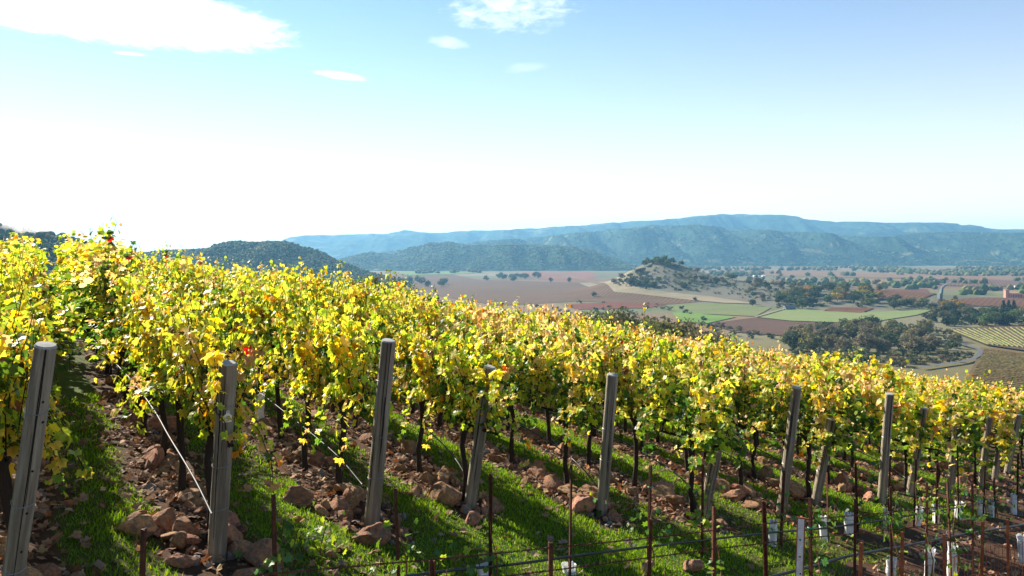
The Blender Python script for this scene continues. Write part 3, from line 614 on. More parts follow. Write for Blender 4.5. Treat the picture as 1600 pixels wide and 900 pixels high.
def leaf_colors(z, style, n, sh):
    """lower leaves stay green longest, with some canopy shade painted into their greens; the shoots' upper leaves have turned"""
    h = np.clip((z - .75) / 1.3, 0, 1)  # low greens are partly real leaf colour, partly painted canopy shade
    low, high = {'yellow': (dict(yellow=2, lemon=3, lime=6, green=4, tan=1.0, orange=.3, dark=1.2, brown=.4), dict(yellow=5, lemon=5.5, lime=6, tan=1.2, orange=.3, pale=.5, green=1.2, red=.03, brown=.35)),
                 'mixed': (dict(lime=4, green=5, dark=2.2, lemon=2, yellow=1.5, tan=.6, brown=.3), dict(yellow=3, lemon=4.5, lime=4.5, tan=1.4, orange=.4, pale=1.2, green=.8, red=.03)),
                 'green': (dict(green=6, dark=4.5, lime=3, lemon=.8, yellow=.5, tan=.4), dict(lemon=3, lime=3, yellow=2, pale=3, tan=2, green=1.2, red=.03)),
                 'pale': (dict(lime=3.5, green=5, dark=3.5, lemon=2, yellow=1, tan=1), dict(pale=6, tan=3.2, lemon=2.4, yellow=1.8, lime=1.0, orange=.5, red=.06))}[style]
    pl = np.array([low.get(k, 0) for k in LN]); ph = np.array([high.get(k, 0) for k in LN]); pl = pl / pl.sum(); ph = ph / ph.sum()
    so_ = rng.normal(0, .26, sh.max() + 1)[sh]; w = np.clip(h + so_ + rng.normal(0, .10, n), 0, 1)[:, None]; w = w * w * (3 - 2 * w)
    P = pl * (1 - w) + ph * w; base_ = rng.random(sh.max() + 1)[sh]; own = rng.random(n); pick = np.where(rng.random(n) < .5, base_, own); k = np.minimum((P.cumsum(1) > pick[:, None]).argmax(1), len(LN) - 1)
    return LA[k] * rng.uniform(.8, 1.15, (n, 1)) * rng.uniform(.93, 1.07, (n, 3))
def vine_geo(style, detail, ns, nl, half=.66, lsize=.056):
    """trunk with two arms, upright and drooping shoots, leaves along the shoots"""
    tb = MB(); top = .95 + rng.normal(0, .03); wob = rng.normal(0, .025, (4, 2))
    tb.tube([(wob[0, 0], wob[0, 1], -.15), (wob[0, 0] * .6, wob[0, 1], .02), (wob[1, 0], wob[1, 1], .34), (wob[2, 0], wob[2, 1], .68), (0, 0, top)], [.047, .040, .030, .031, .034], 8 if detail else 5, cap=False)
    for s in (-1, 1): tb.tube([(0, 0, top - .06), (s * .12, rng.normal(0, .02), top + .02), (s * .38, rng.normal(0, .03), top + .0), (s * half, rng.normal(0, .03), top + .01)], [.030, .024, .018, .011], 6 if detail else 4, cap=False)
    P = []; Nn = []; Tp = []; Sh = []
    x0 = rng.uniform(-half, half, ns) * 1.06; vig = rng.uniform(.88, 1.12)
    for i in range(ns):
        kind = rng.random(); L = vig * rng.uniform(.78, 1.28); droop = kind < .28
        side = rng.choice([-1, 1]); lean = rng.normal(0, .16); out = side * (rng.uniform(.25, .52) if droop else rng.uniform(.02, .27))
        if kind > .93: L *= 1.2; out *= .4
        t = np.linspace(0, 1, 10)
        zz = top + (L * (t * 1.0 - .0 * t) if not droop else L * (.75 * t - 1.25 * t ** 2.1 * rng.uniform(.6, 1.0)))
        if not droop: zz = zz - .28 * L * t ** 3 * rng.random()
        q = np.stack([x0[i] + lean * t * L, out * t ** .9 + rng.normal(0, .02), zz], 1); q[1:] += rng.normal(0, .018, (9, 3))
        if i % (1 if detail else 3) == 0: tb.tube(q, np.linspace(.006, .0025, 10), 3, cap=False)
        m = nl if not droop else int(nl * .85); tt = np.sort(rng.uniform(.06, 1, m)); a = np.stack([np.interp(tt, t, q[:, c]) for c in range(3)], 1)
        off = unit(rng.normal(size=(m, 3)) * np.array([1, 1.25, .6])); a = a + off * rng.uniform(.03, .13, (m, 1)) * (1 - .65 * tt[:, None])
        P.append(a); Sh.append(np.full(m, i)); Nn.append(off * np.array([.6, 1, .6]) + np.array([0, .35 * np.sign(out + 1e-6), .55]) + rng.normal(0, .42, (m, 3))); Tp.append(off * .5 + np.array([0, 0, -1.0]) + rng.normal(0, .45, (m, 3)))
    P = np.concatenate(P); Nn = np.concatenate(Nn); Tp = np.concatenate(Tp); n = len(P)
    size = lsize * rng.uniform(.55, 1.3, n) * np.where(P[:, 2] > 1.9, .75, 1)
    lv = leaves(P, Nn, Tp, size, leaf_colors(P[:, 2], style, n, np.concatenate(Sh)), detail)
    return lv, tb
STYLES = ['yellow', 'mixed', 'green', 'pale']
NEARV = {s: [] for s in STYLES}; FARV = {s: [] for s in STYLES}; FARG = {s: [] for s in STYLES}
for s in STYLES:
    for _ in range(4):
        (v, f, c), tb = vine_geo(s, True, 36, 31); NEARV[s].append((mesh_np('vine_leaves', v, f, M['leaf'], c), tb.mesh('vine_trunk', M['bark'], True)))
    for _ in range(3):
        (v, f, c), tb = vine_geo(s, False, 30, 25, lsize=.070); FARG[s].append((v, f, c)); FARV[s].append((mesh_np('vine_leaves', v, f, M['leaf'], c), tb.mesh('vine_trunk', M['bark'], True)))
ROT = math.atan2(RD[1], RD[0])
ORD = ['first', 'second', 'third', 'fourth', 'fifth', 'sixth', 'seventh', 'eighth', 'ninth', 'tenth', 'eleventh', 'twelfth', 'thirteenth', 'fourteenth', 'fifteenth', 'sixteenth', 'seventeenth', 'eighteenth', 'nineteenth', 'twentieth', 'twenty-first', 'twenty-second', 'twenty-third', 'twenty-fourth', 'twenty-fifth']
ROWNAME = ['row of the cracked post at far left', 'row of the post with the tag', 'third row', 'fourth row', 'fifth row', 'sixth row', 'seventh row', 'eighth row', 'ninth row', 'tenth row', 'eleventh row', 'twelfth row', 'thirteenth row', 'fourteenth row'] + [f'{ORD[14 + k]} row' for k in range(9)]
VINES = []; SP = 1.14
for ri, (rx, ry) in enumerate(ALLR):
    k = ri - len(EXTRA_L); L = 24 if k < 6 else 20
    for j in range(int(L / SP)):
        if k == 1 and False: continue
        u = ((.50 if k == 1 else .12 if k in (1, 3, 5, 7, 9, 10, 11) else .85) if 0 <= k < NROW else .72) + j * SP + rng.normal(0, .05); x = rx + RD[0] * u + rng.normal(0, .03); y = ry + RD[1] * u + rng.normal(0, .03)
        z = gz1(x, y); d = math.hypot(x, y)
        pxc = x / max(y, .1) * F + PX0; inv = y > 1 and -110 < pxc < 1680
        n = float(fbm(np.array([x * .35]), np.array([y * .35]), 91, 3)[0]); g = max(0, min(1, (k - 1) / 9))
        q = n + rng.normal(0, .10)
        st = 'yellow' if q > .42 + .34 * g else ('mixed' if q > .32 + .20 * g else ('pale' if (rng.random() < .2 + .62 * g and j > 0) else 'green'))
        if k >= 3 and j == 0 and rng.random() < .7: st = 'green'
        VINES.append(dict(k=k, j=j, x=x, y=y, z=z, d=d, inv=inv, st=st))
cand = sorted([v for v in VINES if v['inv'] and v['k'] >= 0], key=lambda v: v['d'])
IND = cand[:285]; ids = {id(v) for v in IND}
SW = {'yellow': 'golden yellow', 'mixed': 'yellow and green', 'green': 'green skirted', 'pale': 'pale straw topped'}
for v in IND:
    v['st'] = 'green' if v['j'] == 0 and v['k'] in (5, 7) else v['st']; near = v['d'] < 14.5; lv, tr = random.choice((NEARV if near else FARV)[v['st']])
    lab = f"{SW[v['st']]} grapevine, {ORD[v['j']]} up the {ROWNAME[v['k']]}" + ('' if v['k'] < 2 else ' from the left')
    o = thing('grapevine', (v['x'], v['y'], v['z']), lab, 'grapevine', 'grapevines of the hillside rows', (0, 0, ROT + (math.pi if rng.random() < .5 else 0)))
    s = rng.uniform(.93, 1.08); o.scale = (1.04, s * (1.3 if v['j'] == 0 and v['k'] in (5, 7) else 1) * (1.45 if v['k'] < 2 and v['j'] > 4 else 1), s * rng.uniform(.90, 1.10) * (.92 if v['k'] < 1 else 1))
    link('foliage', lv, o); link('trunk', tr, o)
def merged_vines(vs):
    Vv, Ff, Cc = [], [], []; n = 0
    for v in vs:
        a, f, c = random.choice(FARG[v['st']]); r = ROT + (math.pi if rng.random() < .5 else 0); ca, sa = math.cos(r), math.sin(r)
        Vv.append(np.stack([a[:, 0] * ca - a[:, 1] * sa + v['x'], a[:, 0] * sa + a[:, 1] * ca + v['y'], a[:, 2] + v['z']], 1)); Ff.append(f + n); Cc.append(c); n += len(a)
    tag(link('vine_canopy', mesh_np('vine_canopy', np.concatenate(Vv), np.concatenate(Ff), M['leaf'], np.concatenate(Cc))), 'mass of far vines merging along the crest of the slope', kind='stuff')
merged_vines([v for v in VINES if id(v) not in ids and (v['k'] < 0 or v['inv'] or v['d'] < 25)])
print('vines', len(VINES), 'individual', len(IND), 'farthest', IND[-1]['d'])

# ------------------------------------------------------------------ end posts
PLAB = ['cracked grey wooden end post leaning at far left', 'grey wooden end post carrying a pale number tag', 'flat topped wooden end post right of the tagged post', 'leafy topped end post, fourth from the left', 'tall bare topped end post, fifth from the left',
        'leaning end post hidden at the top by dark green leaves', 'sunlit bare topped end post right of the dark leafy one', 'short leaning end post right of the sunlit one', 'upright end post, ninth from the left', 'end post with orange leaves at its top, tenth from the left',
        'eleventh end post from the left, half hidden by leaves', 'twelfth end post from the left', 'thirteenth end post from the left', 'rightmost leaning end post at the edge of the vines']
for i, (X, Y, Z, tx, ty, tz) in enumerate(POST):
    base = np.array([X, Y, Z]); tip = np.array([tx, ty, tz]); L = np.linalg.norm(tip - base); ax = (tip - base) / L
    r = (.056, .068, .071)[i] if i < 3 else .068
    o = thing('wooden_post', (X, Y, Z), PLAB[i], 'post', 'wooden end posts of the vine rows')
    o.rotation_mode = 'QUATERNION'; o.rotation_quaternion = Vector((0, 0, 1)).rotation_difference(Vector(ax))
    n = 14; zs = np.linspace(-.35, L, n); k = 20; th = np.arange(k) / k * 2 * np.pi; rr = r * (1.03 - .06 * np.clip(zs, 0, L) / L)[:, None] * (1 + .03 * np.sin(th * 3 + i)[None] + .02 * np.sin(th * 5 + 2 * i)[None] + .016 * rng.normal(size=(n, k)))
    v = np.stack([rr * np.cos(th), rr * np.sin(th), np.repeat(zs[:, None], k, 1)], -1).reshape(-1, 3)
    ii = np.arange(n - 1)[:, None] * k; jj = np.arange(k)[None]; j2 = (jj + 1) % k; q = np.stack([ii + jj, ii + j2, ii + k + j2, ii + k + jj], -1).reshape(-1, 4)
    link('shaft', mesh_np('post_shaft', v, q, M['post'], smooth=True), o)
    e = np.concatenate([v[-k:] * [1, 1, 1], v[-k:] * [.9, .9, 1] + [0, 0, .012], [[0, 0, L + .014]]]); a = np.arange(k); b = (a + 1) % k
    link('top_face', mesh_np('post_top', e, [np.stack([a, b, b + k, a + k], 1), np.stack([a + k, b + k, np.full(k, 2 * k)], 1)], M['postend']), o)
    cam_dir = math.atan2(-Y, -X)               # bearing from the post to the camera
    for _ in range(5 if i else 2):             # drying cracks: thin dark splits let into the shaft
        a0 = cam_dir + rng.uniform(-.75, .75); z0 = rng.uniform(.1, L * .6); z1 = min(L, z0 + rng.uniform(.4, 1.1))
        if i == 0: a0 = cam_dir + (-.02, .16)[_]; z0 = (.0, .9)[_]; z1 = L
        zz = np.linspace(z0, z1, 12); aa = a0 + np.cumsum(rng.normal(0, .02, 12)); w = (.0028 if i == 0 else .0030) * np.sin(np.linspace(.15, 3.0 if z1 < L else 2.2, 12))
        rc = r * 1.045; pa = np.stack([rc * np.cos(aa - w / rc), rc * np.sin(aa - w / rc), zz], 1); pb = np.stack([rc * np.cos(aa + w / rc), rc * np.sin(aa + w / rc), zz], 1); pi_ = np.stack([rc * .8 * np.cos(aa), rc * .8 * np.sin(aa), zz], 1)
        a = np.arange(11); link('crack', mesh_np('crack', np.vstack([pa, pb, pi_]), [np.stack([a, a + 12, a + 13, a + 1], 1), np.stack([a + 12, a + 24, a + 25, a + 13], 1), np.stack([a + 24, a, a + 1, a + 25], 1)], M['crack']), o)
    if i == 0:
        for z in (.35, .62, .85, 1.1, 1.38, 1.5):
            a0 = cam_dir + .45 + rng.normal(0, .12); MB().tube([(r * .9 * math.cos(a0), r * .9 * math.sin(a0), z), (r * 1.03 * math.cos(a0), r * 1.03 * math.sin(a0), z)], .007, 6).obj('nail_hole', M['crack'], o)
    for z in ([L * .80, L * .50, L * .28] if i < 3 else [L * .62, L * .4]):
        th = np.linspace(0, 2 * np.pi, 25); MB().tube(np.stack([r * 1.05 * np.cos(th), r * 1.05 * np.sin(th), z + .012 * np.sin(th + i)], 1), .0028, 5).obj('wire_wrap', M['steel'], o)
    if i == 1:
        ca = cam_dir + .25; cx, cy = math.cos(ca), math.sin(ca); T = np.array([-cy, cx, 0]); Nn = np.array([cx, cy, 0]); zc = L * .755
        out = [(-.030, -.045), (.030, -.045), (.030, .004), (.012, .022), (.010, .045), (-.010, .045), (-.012, .022), (-.030, .004)]
        f = np.array([T * a * 1.05 + np.array([0, 0, zc + b]) + Nn * (r * 1.07 + .004) for a, b in out]); bk = f - Nn * .004; K = 8; a = np.arange(K); b = (a + 1) % K
        tg = link('number_tag', mesh_np('number_tag', np.vstack([f, bk]), [a[None], (a + K)[::-1][None], np.stack([a + K, b + K, b, a], 1)], M['tagp']), o)
        seg = [[(.009, .0), (-.007, .0), (-.009, -.014), (.004, -.013), (.010, -.020), (.009, -.030), (.0, -.036), (-.010, -.032)]]
        for s in seg: MB().tube([T * a + np.array([0, 0, zc + b]) + Nn * (r * 1.07 + .0055) for a, b in s], .0018, 5).obj('digit', M['ink'], tg)
        MB().tube([T * 0 + np.array([0, 0, zc + .037]) + Nn * (r * .9), np.array([0, 0, zc + .037]) + Nn * (r * 1.07 + .009)], .005, 8).obj('nail', M['steel'], tg)

# ------------------------------------------------------------------ drip hoses along the rows
def sag(P, n=40):
    P = np.array(P, float); t = np.linspace(0, len(P) - 1, n); i = np.clip(t.astype(int), 0, len(P) - 2); f = (t - i)[:, None]
    Pm = np.vstack([2 * P[0] - P[1], P, 2 * P[-1] - P[-2]]); a, b, c, d = Pm[i], Pm[i + 1], Pm[i + 2], Pm[i + 3]
    return .5 * (2 * b + (c - a) * f + (2 * a - 5 * b + 4 * c - d) * f ** 2 + (3 * b - a - 3 * c + d) * f ** 3)
for k in range(NROW):
    X, Y = ROWS[k]; pts = []
    off = .10
    for u in ([.08, .45, 1.0, 1.8] + list(np.arange(3.0, 19, 1.14))):
        x = X + RD[0] * u + ED[0] * off * min(1, u); y = Y + RD[1] * u + ED[1] * off * min(1, u)
        h = {.08: .30, .45: .42, 1.0: .50, 1.8: .58}.get(u, .60 - .05 * rng.random())
        if k in (1, 2): h = {.08: .34, .45: .52, 1.0: .66, 1.8: .74}.get(u, .70 - .04 * rng.random())
        pts.append((x, y, gz1(x, y) + h))
    if k in (1, 2):                            # these two hang clear of the vines and get sunlight painted in
        base = np.array([X, Y]) - (.30, .16)[k - 1] * ED; pts = []
        for px, py in ([(331, 803), (302, 745), (263, 680), (240, 640), (207, 596), (165, 551), (131, 512)], [(566, 757), (530, 715), (490, 680), (430, 632), (400, 608)])[k - 1]:
            t = (px - PX0) / F; s_ = (t * base[1] - base[0]) / (RD[0] - t * RD[1]); x, y = base + s_ * RD; pts.append((x, y, -(py - PY0) / F * y))
        for q in range(1, 6): x, y = np.array(pts[-1][:2]) + RD * 1.5; pts.append((x, y, gz1(x, y) + .65))
    o = MB().tube(sag(pts, 90), .0058 if k in (1, 2) else .0085, 7).obj('drip_hose', M['lithose' if k in (1, 2) else 'black'], None, True)
    tag(o, ('painted sunlit' if k in (1, 2) else 'black') + f' drip hose running under the {ROWNAME[k]}' + ('' if k < 2 else ' of vines'), 'hose', 'drip hoses under the vine rows')

# ------------------------------------------------------------------ rocks
def rock_mesh(mat):
    v, f = ICO3; v = v.copy()
    for _ in range(11):
        d = unit(rng.normal(size=3)); h = rng.uniform(.42, .82); k = v @ d; v = v - np.maximum(k - h, 0)[:, None] * d
    v += .018 * (rng.normal(size=v.shape)); v *= np.array([1, rng.uniform(.6, .95), rng.uniform(.45, .8)])
    return mesh_np('rock', v, f, mat, smooth=False)
ROCKM = [rock_mesh(M['rock']) for _ in range(9)]; ROCKG = [rock_mesh(M['rockgrey']) for _ in range(3)]
NR = [0]
def rock(x, y, s, label, group, grey=False, sink=.33, up=0.0):
    NR[0] += 1; o = link('rock', random.choice(ROCKG if grey else ROCKM), None, (x, y, gz1(x, y) + s * (.45 - sink) + up), (rng.normal(0, .3), rng.normal(0, .3), rng.uniform(0, 6.28)), s * rng.uniform(.85, 1.15, 3))
    tag(o, label, 'rock', group); return o
PN = ['cracked end post at far left', 'end post with the tag', 'end post right of the tagged one'] + [f'{ORD[k]} end post from the left' for k in range(3, 14)]
for k in range(NROW):                          # heaps of field stone at the foot of each post
    X, Y = ROWS[k]; n = [22, 24, 20, 13, 13, 9, 9, 8, 9, 6, 5, 4, 3, 3][k]
    for q in range(n):
        big = q < n * .4; u = rng.normal(.32, .38) if q % 3 else rng.uniform(.1, 1.3); w = rng.normal(0, .22)
        if -.16 < u < .16 and abs(w) < .12: w += .2 * np.sign(w + 1e-6)
        x = X + RD[0] * u + ED[0] * w; y = Y + RD[1] * u + ED[1] * w; s = rng.uniform(.13, .22) if big else rng.uniform(.06, .12)
        hp = max(0, .16 - .30 * abs(w) - .12 * abs(u - .35)) * rng.uniform(.2, 1.2)
        rock(x, y, s, f"{'larger' if big else 'small'} red brown rock heaped at the {PN[k]}", f"{'larger' if big else 'small'} rocks heaped at the {PN[k]}", up=hp)
for px, py, s, g, lab in ((262, 672, .27, 0, 'big rounded brown boulder under the row of the tagged post'), (200, 618, .24, 1, 'grey faced boulder up the slope left of the big rounded one'), (487, 655, .22, 0, 'dark brown boulder beneath the third row of vines'), (470, 715, .16, 0, 'round grey brown rock below the dark boulder'),
        (838, 742, .20, 0, 'dark upright boulder under the fifth row of vines'), (1036, 770, .25, 0, 'reddish rounded boulder left of the sixth end post'), (1156, 705, .26, 0, 'square red boulder beyond the sixth end post'), (1195, 748, .25, 0, 'long pale orange boulder left of the sunlit end post'), (1165, 772, .22, 0, 'dome shaped boulder beside the sixth end post'), (1123, 770, .20, 0, 'brown boulder just right of the sixth end post'),
        (1320, 762, .24, 0, 'pale sunlit boulder left of the ninth end post'), (1340, 745, .25, 0, 'flat tan boulder behind the pale sunlit one'), (1405, 740, .28, 0, 'broad brown boulder between ninth and tenth end posts'), (1240, 740, .16, 0, 'brown rock behind the sunlit end post'), (1510, 735, .22, 0, 'brown boulder behind the eleventh end post'), (640, 705, .20, 0, 'rough grey brown boulder right of the third end post'), (774, 705, .12, 1, 'grey angular rock under the fourth row'),
        (800, 663, .19, 0, 'square brown boulder far under the fifth row'), (364, 872, .11, 1, 'smooth blue grey stone right of the tagged post'), (768, 566 + 220, .1, 1, 'grey stone right of the fourth end post'), (962, 812, .13, 0, 'broken brown rock at the fifth post foot'), (10, 765, .17, 0, 'orange brown rock by the far left edge'), (590, 690, .17, 0, 'brown rock behind the third end post'), (1080, 600 + 84, .15, 0, 'red stone under the far part of the sixth row'),
        (440, 640, .19, 0, 'brown boulder by the old white trunk guard'), (955, 812 - 60, .14, 0, 'brown stone behind the fifth end post'), (880, 690, .13, 0, 'small boulder up the fifth row'), (1080, 890, .14, 0, 'pale brown rock at the bottom by the hose'), (1010, 893, .12, 0, 'flat brown rock at the bottom edge'), (960, 807 + 60, .05, 0, 'single small stone in the grass')):
    P = hit(px, py); rock(P[0], P[1], s, lab, None, bool(g), sink=.2)
LEFT = 290 - NR[0]; cnt = [14, 18, 18, 14, 14, 12, 10, 8, 8, 6, 4, 4, 2, 2]
for k in range(NROW):
    for q in range(max(0, min(cnt[k], LEFT))):
        LEFT -= 1; u = 1.2 + 9 * rng.random() ** 1.4; w = rng.normal(0, .17); X, Y = ROWS[k]
        rock(X + RD[0] * u + ED[0] * w, Y + RD[1] * u + ED[1] * w, rng.uniform(.08, .20), f"brown stone lying beneath the {ROWNAME[k]}" + ('' if k < 2 else ' of vines from the left'), f"stones beneath the {ROWNAME[k]}")

# ------------------------------------------------------------------ rubble, fallen leaves and grass
def sample(n, xr=(-6, 17), yr=(3.2, 24)):
    x = rng.uniform(*xr, n); y = rng.uniform(*yr, n); ok = np.abs(x / y) < .72; return x[ok], y[ok]
def rubble():
    x, y = sample(150000); d, u, v = row_dist(x, y); g = grass_mask(x, y); dd = np.hypot(x, y)
    p = np.clip(1 - g * 1.4, 0, 1) * np.where(u > 0, np.exp(-(d / .35) ** 2) + .1, np.where(u > -.6, np.exp(-(d / .3) ** 2) + .12, .22)) * (u > -4.0) * np.clip(12 / dd, 0, 1) * .24
    k = rng.random(len(x)) < p; x, y = x[k], y[k]; n = len(x); s = rng.lognormal(math.log(.029), .5, n).clip(.01, .07)
    P = np.column_stack([x, y, gz(x, y) + s * .25])
    bv, bf = ICO1; K = len(bv); rv = bv[None] * (1 + .5 * (rng.random((n, K, 1)) - .5)); rv = rv * rng.uniform(.5, 1.1, (n, 1, 3)) * s[:, None, None] + P[:, None]
    pal = np.array([[.30, .15, .08], [.22, .12, .075], [.17, .15, .14], [.28, .16, .10], [.12, .075, .05]]); c = np.repeat(pal[rng.integers(0, 5, n)] * rng.uniform(.6, 1.2, (n, 1)), K, 0)
    tag(link('rubble', mesh_np('rubble', rv.reshape(-1, 3), (bf[None] + (np.arange(n) * K)[:, None, None]).reshape(-1, 3), M['rubble'], c)), 'loose red brown stones spread under the vine rows', kind='stuff'); print('rubble', n)
rubble()
def litter():
    x, y = sample(120000); d, u, v = row_dist(x, y); g = grass_mask(x, y); dd = np.hypot(x, y)
    p = (np.where(u > 0, .85 * np.exp(-(d / .45) ** 2) + .10, .07 + .25 * (v < 2.2) + .12 * (v > 9)) * (u > -3.2)) * (.35 + .9 * fbm(x * 1.1, y * 1.1, 61, 3)) * (1 - .45 * g) * np.clip(10 / dd, .15, 1) * .85
    k = rng.random(len(x)) < p; x, y = x[k], y[k]; n = len(x); P = np.column_stack([x, y, gz(x, y) + rng.uniform(.012, .05, n)])
    nr = rng.normal(size=(n, 3)) * .42 + np.array([0, 0, 1]); tp = rng.normal(size=(n, 3)) * np.array([1, 1, .2])
    pal = np.array([[.36, .20, .12], [.42, .27, .18], [.24, .12, .07], [.45, .17, .06], [.30, .20, .15], [.50, .34, .16]]); c = pal[rng.choice(6, n, p=[.3, .22, .2, .08, .14, .06])] * rng.uniform(.6, 1.15, (n, 1))
    v, f, c = leaves(P, nr, tp, rng.uniform(.035, .07, n), c, True, .5)
    tag(link('leaf_litter', mesh_np('leaf_litter', v, f, M['litter'], c)), 'dry curled fallen vine leaves on the ground', kind='stuff'); print('litter', n)
litter()
def grass():
    x, y = sample(1300000); g = grass_mask(x, y); dd = np.hypot(x, y); cl = fbm(x * 2.2, y * 2.2, 81, 3)
    p = np.clip(g, 0, 1) ** 1.3 * np.clip((8.5 / dd) ** 1.2, .08, 1) * (.35 + .9 * cl); k = rng.random(len(x)) < p; x, y, cl, dd = x[k], y[k], cl[k], dd[k]; n = len(x)
    h = (.020 + .052 * np.clip(cl - .15, 0, 1) * rng.uniform(.4, 1.5, n)) * (1 + .02 * dd); w = .0042 * np.clip(dd / 6, .8, 2.2) * rng.uniform(.7, 1.3, n)
    a = rng.uniform(0, 6.28, n); ca, sa = np.cos(a), np.sin(a); b = rng.uniform(0, 6.28, n); ln = h * rng.uniform(.1, .9, n); z = gz(x, y) - .008
    p0 = np.stack([x - ca * w, y - sa * w, z], 1); p1 = np.stack([x + ca * w, y + sa * w, z], 1)
    m0 = np.stack([x + np.cos(b) * ln * .3 - ca * w * .7, y + np.sin(b) * ln * .3 - sa * w * .7, z + h * .6], 1); m1 = m0 + np.stack([ca * w * 1.4, sa * w * 1.4, 0 * w], 1)
    tp = np.stack([x + np.cos(b) * ln, y + np.sin(b) * ln, z + h], 1)
    v = np.stack([p0, p1, m1, m0, tp], 1).reshape(-1, 3); i = np.arange(n)[:, None] * 5
    gc = np.array([[.14, .245, .016]]) * rng.uniform(.6, 1.35, (n, 1)) + np.array([[.10, .07, .0]]) * (rng.random((n, 1)) ** 4); dd_ = rng.random(n) < .07; gc[dd_] = np.array([.26, .20, .09]) * rng.uniform(.6, 1.2, (dd_.sum(), 1))
    tag(link('grass', mesh_np('grass', v, [i + np.array([[0, 1, 2, 3]]), i + np.array([[3, 2, 4]])], M['grass'], np.repeat(gc, 5, 0))), 'short bright green grass between the vine rows', kind='stuff'); print('grass', n)
grass()

# ------------------------------------------------------------------ young vines, stakes, guards, barbed wire and the mesh fence
LA_, LB_, LC_ = np.array([.55, 7.3]), np.array([-1.14, 3.78]), np.array([1.84, 5.2])
def on(line, px, py=None, du=0.0):
    """where a sight line crosses an upright row line; with py also the height above ground"""
    t = (px - PX0) / F; p = line + du * RD; s = (t * p[1] - p[0]) / (ED[0] - t * ED[1]); x, y = p + s * ED; g = gz1(x, y)
    return x, y, g, (None if py is None else -(py - PY0) / F * y - g)
def stake(px, py, line, label, group, tie=False, du=0.0, col='rust'):
    x, y, g, h = on(line, px, py, du); h = max(.5, min(h, 1.25)); o = thing('vine_stake', (x, y, g), label, 'stake', group, (rng.normal(0, .02), rng.normal(0, .02), rng.uniform(0, 6)))
    w = .0125; m = MB(); v = []
    for z in (-.2, h):                          # angle-section steel
        v += [(-w, -w, z), (w, -w, z), (w, -w * .55, z), (-w * .55, -w * .55, z), (-w * .55, w, z), (-w, w, z)]
    a = np.arange(6); b = (a + 1) % 6; m.add(v, [np.stack([a, b, b + 6, a + 6], 1), (a + 6)[None], a[::-1][None]]).obj('rod', M[col], o)
    if tie:
        th = np.linspace(0, 2 * np.pi, 14); MB().tube(np.stack([.02 * np.cos(th), .02 * np.sin(th), h * .78 + 0 * th], 1), .006, 5).obj('tie', M['tie'], o)
    return x, y, g, h
def young_vine(x, y, g, h, n, label, group, style='green', spread=.11):
    o = thing('young_vine', (x + .03, y - .02, g), label, 'young vine', group); z = np.linspace(0, h, 9); q = np.stack([.03 * np.sin(z * 9 + x), .03 * np.cos(z * 7), z], 1)
    MB().tube(q, np.linspace(.009, .003, 9), 5).obj('stem', M['cane'], o)
    zz = h * (.15 + .85 * rng.random(n)); P = np.stack([rng.normal(0, spread, n), rng.normal(0, spread, n), zz], 1)
    nr = rng.normal(size=(n, 3)) * .6 + np.array([0, -.3, .6]); tp = rng.normal(size=(n, 3)) * .5 + np.array([0, 0, -1.0])
    pal = np.array([LC['green'], LC['dark'], LC['lime'], (.10, .22, .06)]); pr = [.45, .3, .1, .15] if style == 'green' else [.25, .05, .55, .15]
    v, f, c = leaves(P, nr, tp, rng.uniform(.028, .058, n), pal[rng.choice(4, n, p=pr)] * rng.uniform(.75, 1.2, (n, 1)), True)
    link('leaves', mesh_np('young_leaves', v, f, M['young_leaf'], c), o)
GA = 'rusty stakes of the far young vine row'; GB = 'rusty stakes of the near young vine row'
AS = [(431, 773), (624, 763), (766, 740), (891, 728), (1013, 727), (1097, 725), (1220, 735), (1295, 738), (1340, 723), (1388, 718), (1428, 718), (1463, 723), (1498, 697), (1537, 727), (1555, 747), (1589, 710)]
def place_name(k, n): return f'{ORD[k]} rusty stake from the left in the {n} row of young vines'
for k, (px, py) in enumerate(AS):
    x, y, g, h = stake(px, py, LA_, place_name(k, 'far'), GA, tie=k in (4,))
    if k not in (3,): young_vine(x, y, g, h * rng.uniform(.55, .85), [26, 20, 16, 22, 34, 44, 18, 18, 22, 30, 18, 34, 20, 26, 26, 20][k], f'young green vine climbing the {ORD[k]} rusty stake of the far row', 'young vines of the far row', 'lime' if k in (5, 11) else 'green')
BS = [(212, 813), (681, 878), (861, 845), (1010, 810), (1114, 792), (1200, 785), (1268, 777), (1335, 780), (1393, 763), (1446, 742), (1488, 750), (1521, 747)]
for k, (px, py) in enumerate(BS):
    x, y, g, h = stake(px, py, LB_, place_name(k, 'near'), GB, tie=k in (2, 6))
    if k in (1, 4, 6, 8, 9, 10, 11): young_vine(x, y, g, h * .95, [0, 34, 0, 0, 16, 0, 22, 0, 34, 22, 26, 26][k], f'leafy young vine on the {ORD[k]} rusty stake of the near row', 'young vines of the near row', 'lime' if k in (1, 4) else 'green', .07)
def plants():                                   # low shoots at the bottom of the slope
    for px, py, n, st, lab in ((500, 845, 42, 'lime', 'sprawling young vine with bright leaves right of the first far stake'), (455, 862, 26, 'green', 'dark leaved young vine sprawling at the first far stake'), (700, 888, 26, 'lime', 'pale leaved shoot at the bottom by the black hose'), (930, 775, 24, 'green', 'young vine leaning across the foot of the fifth post'), (1540, 706, 26, 'green', 'green shoot beside the last end posts'), (1590, 735, 18, 'lime', 'bright shoot at the right edge below the last post')):
        P = hit(px, py + 25); young_vine(P[0], P[1], P[2], .28, n, lab, 'low young shoots', st, .17)
plants()
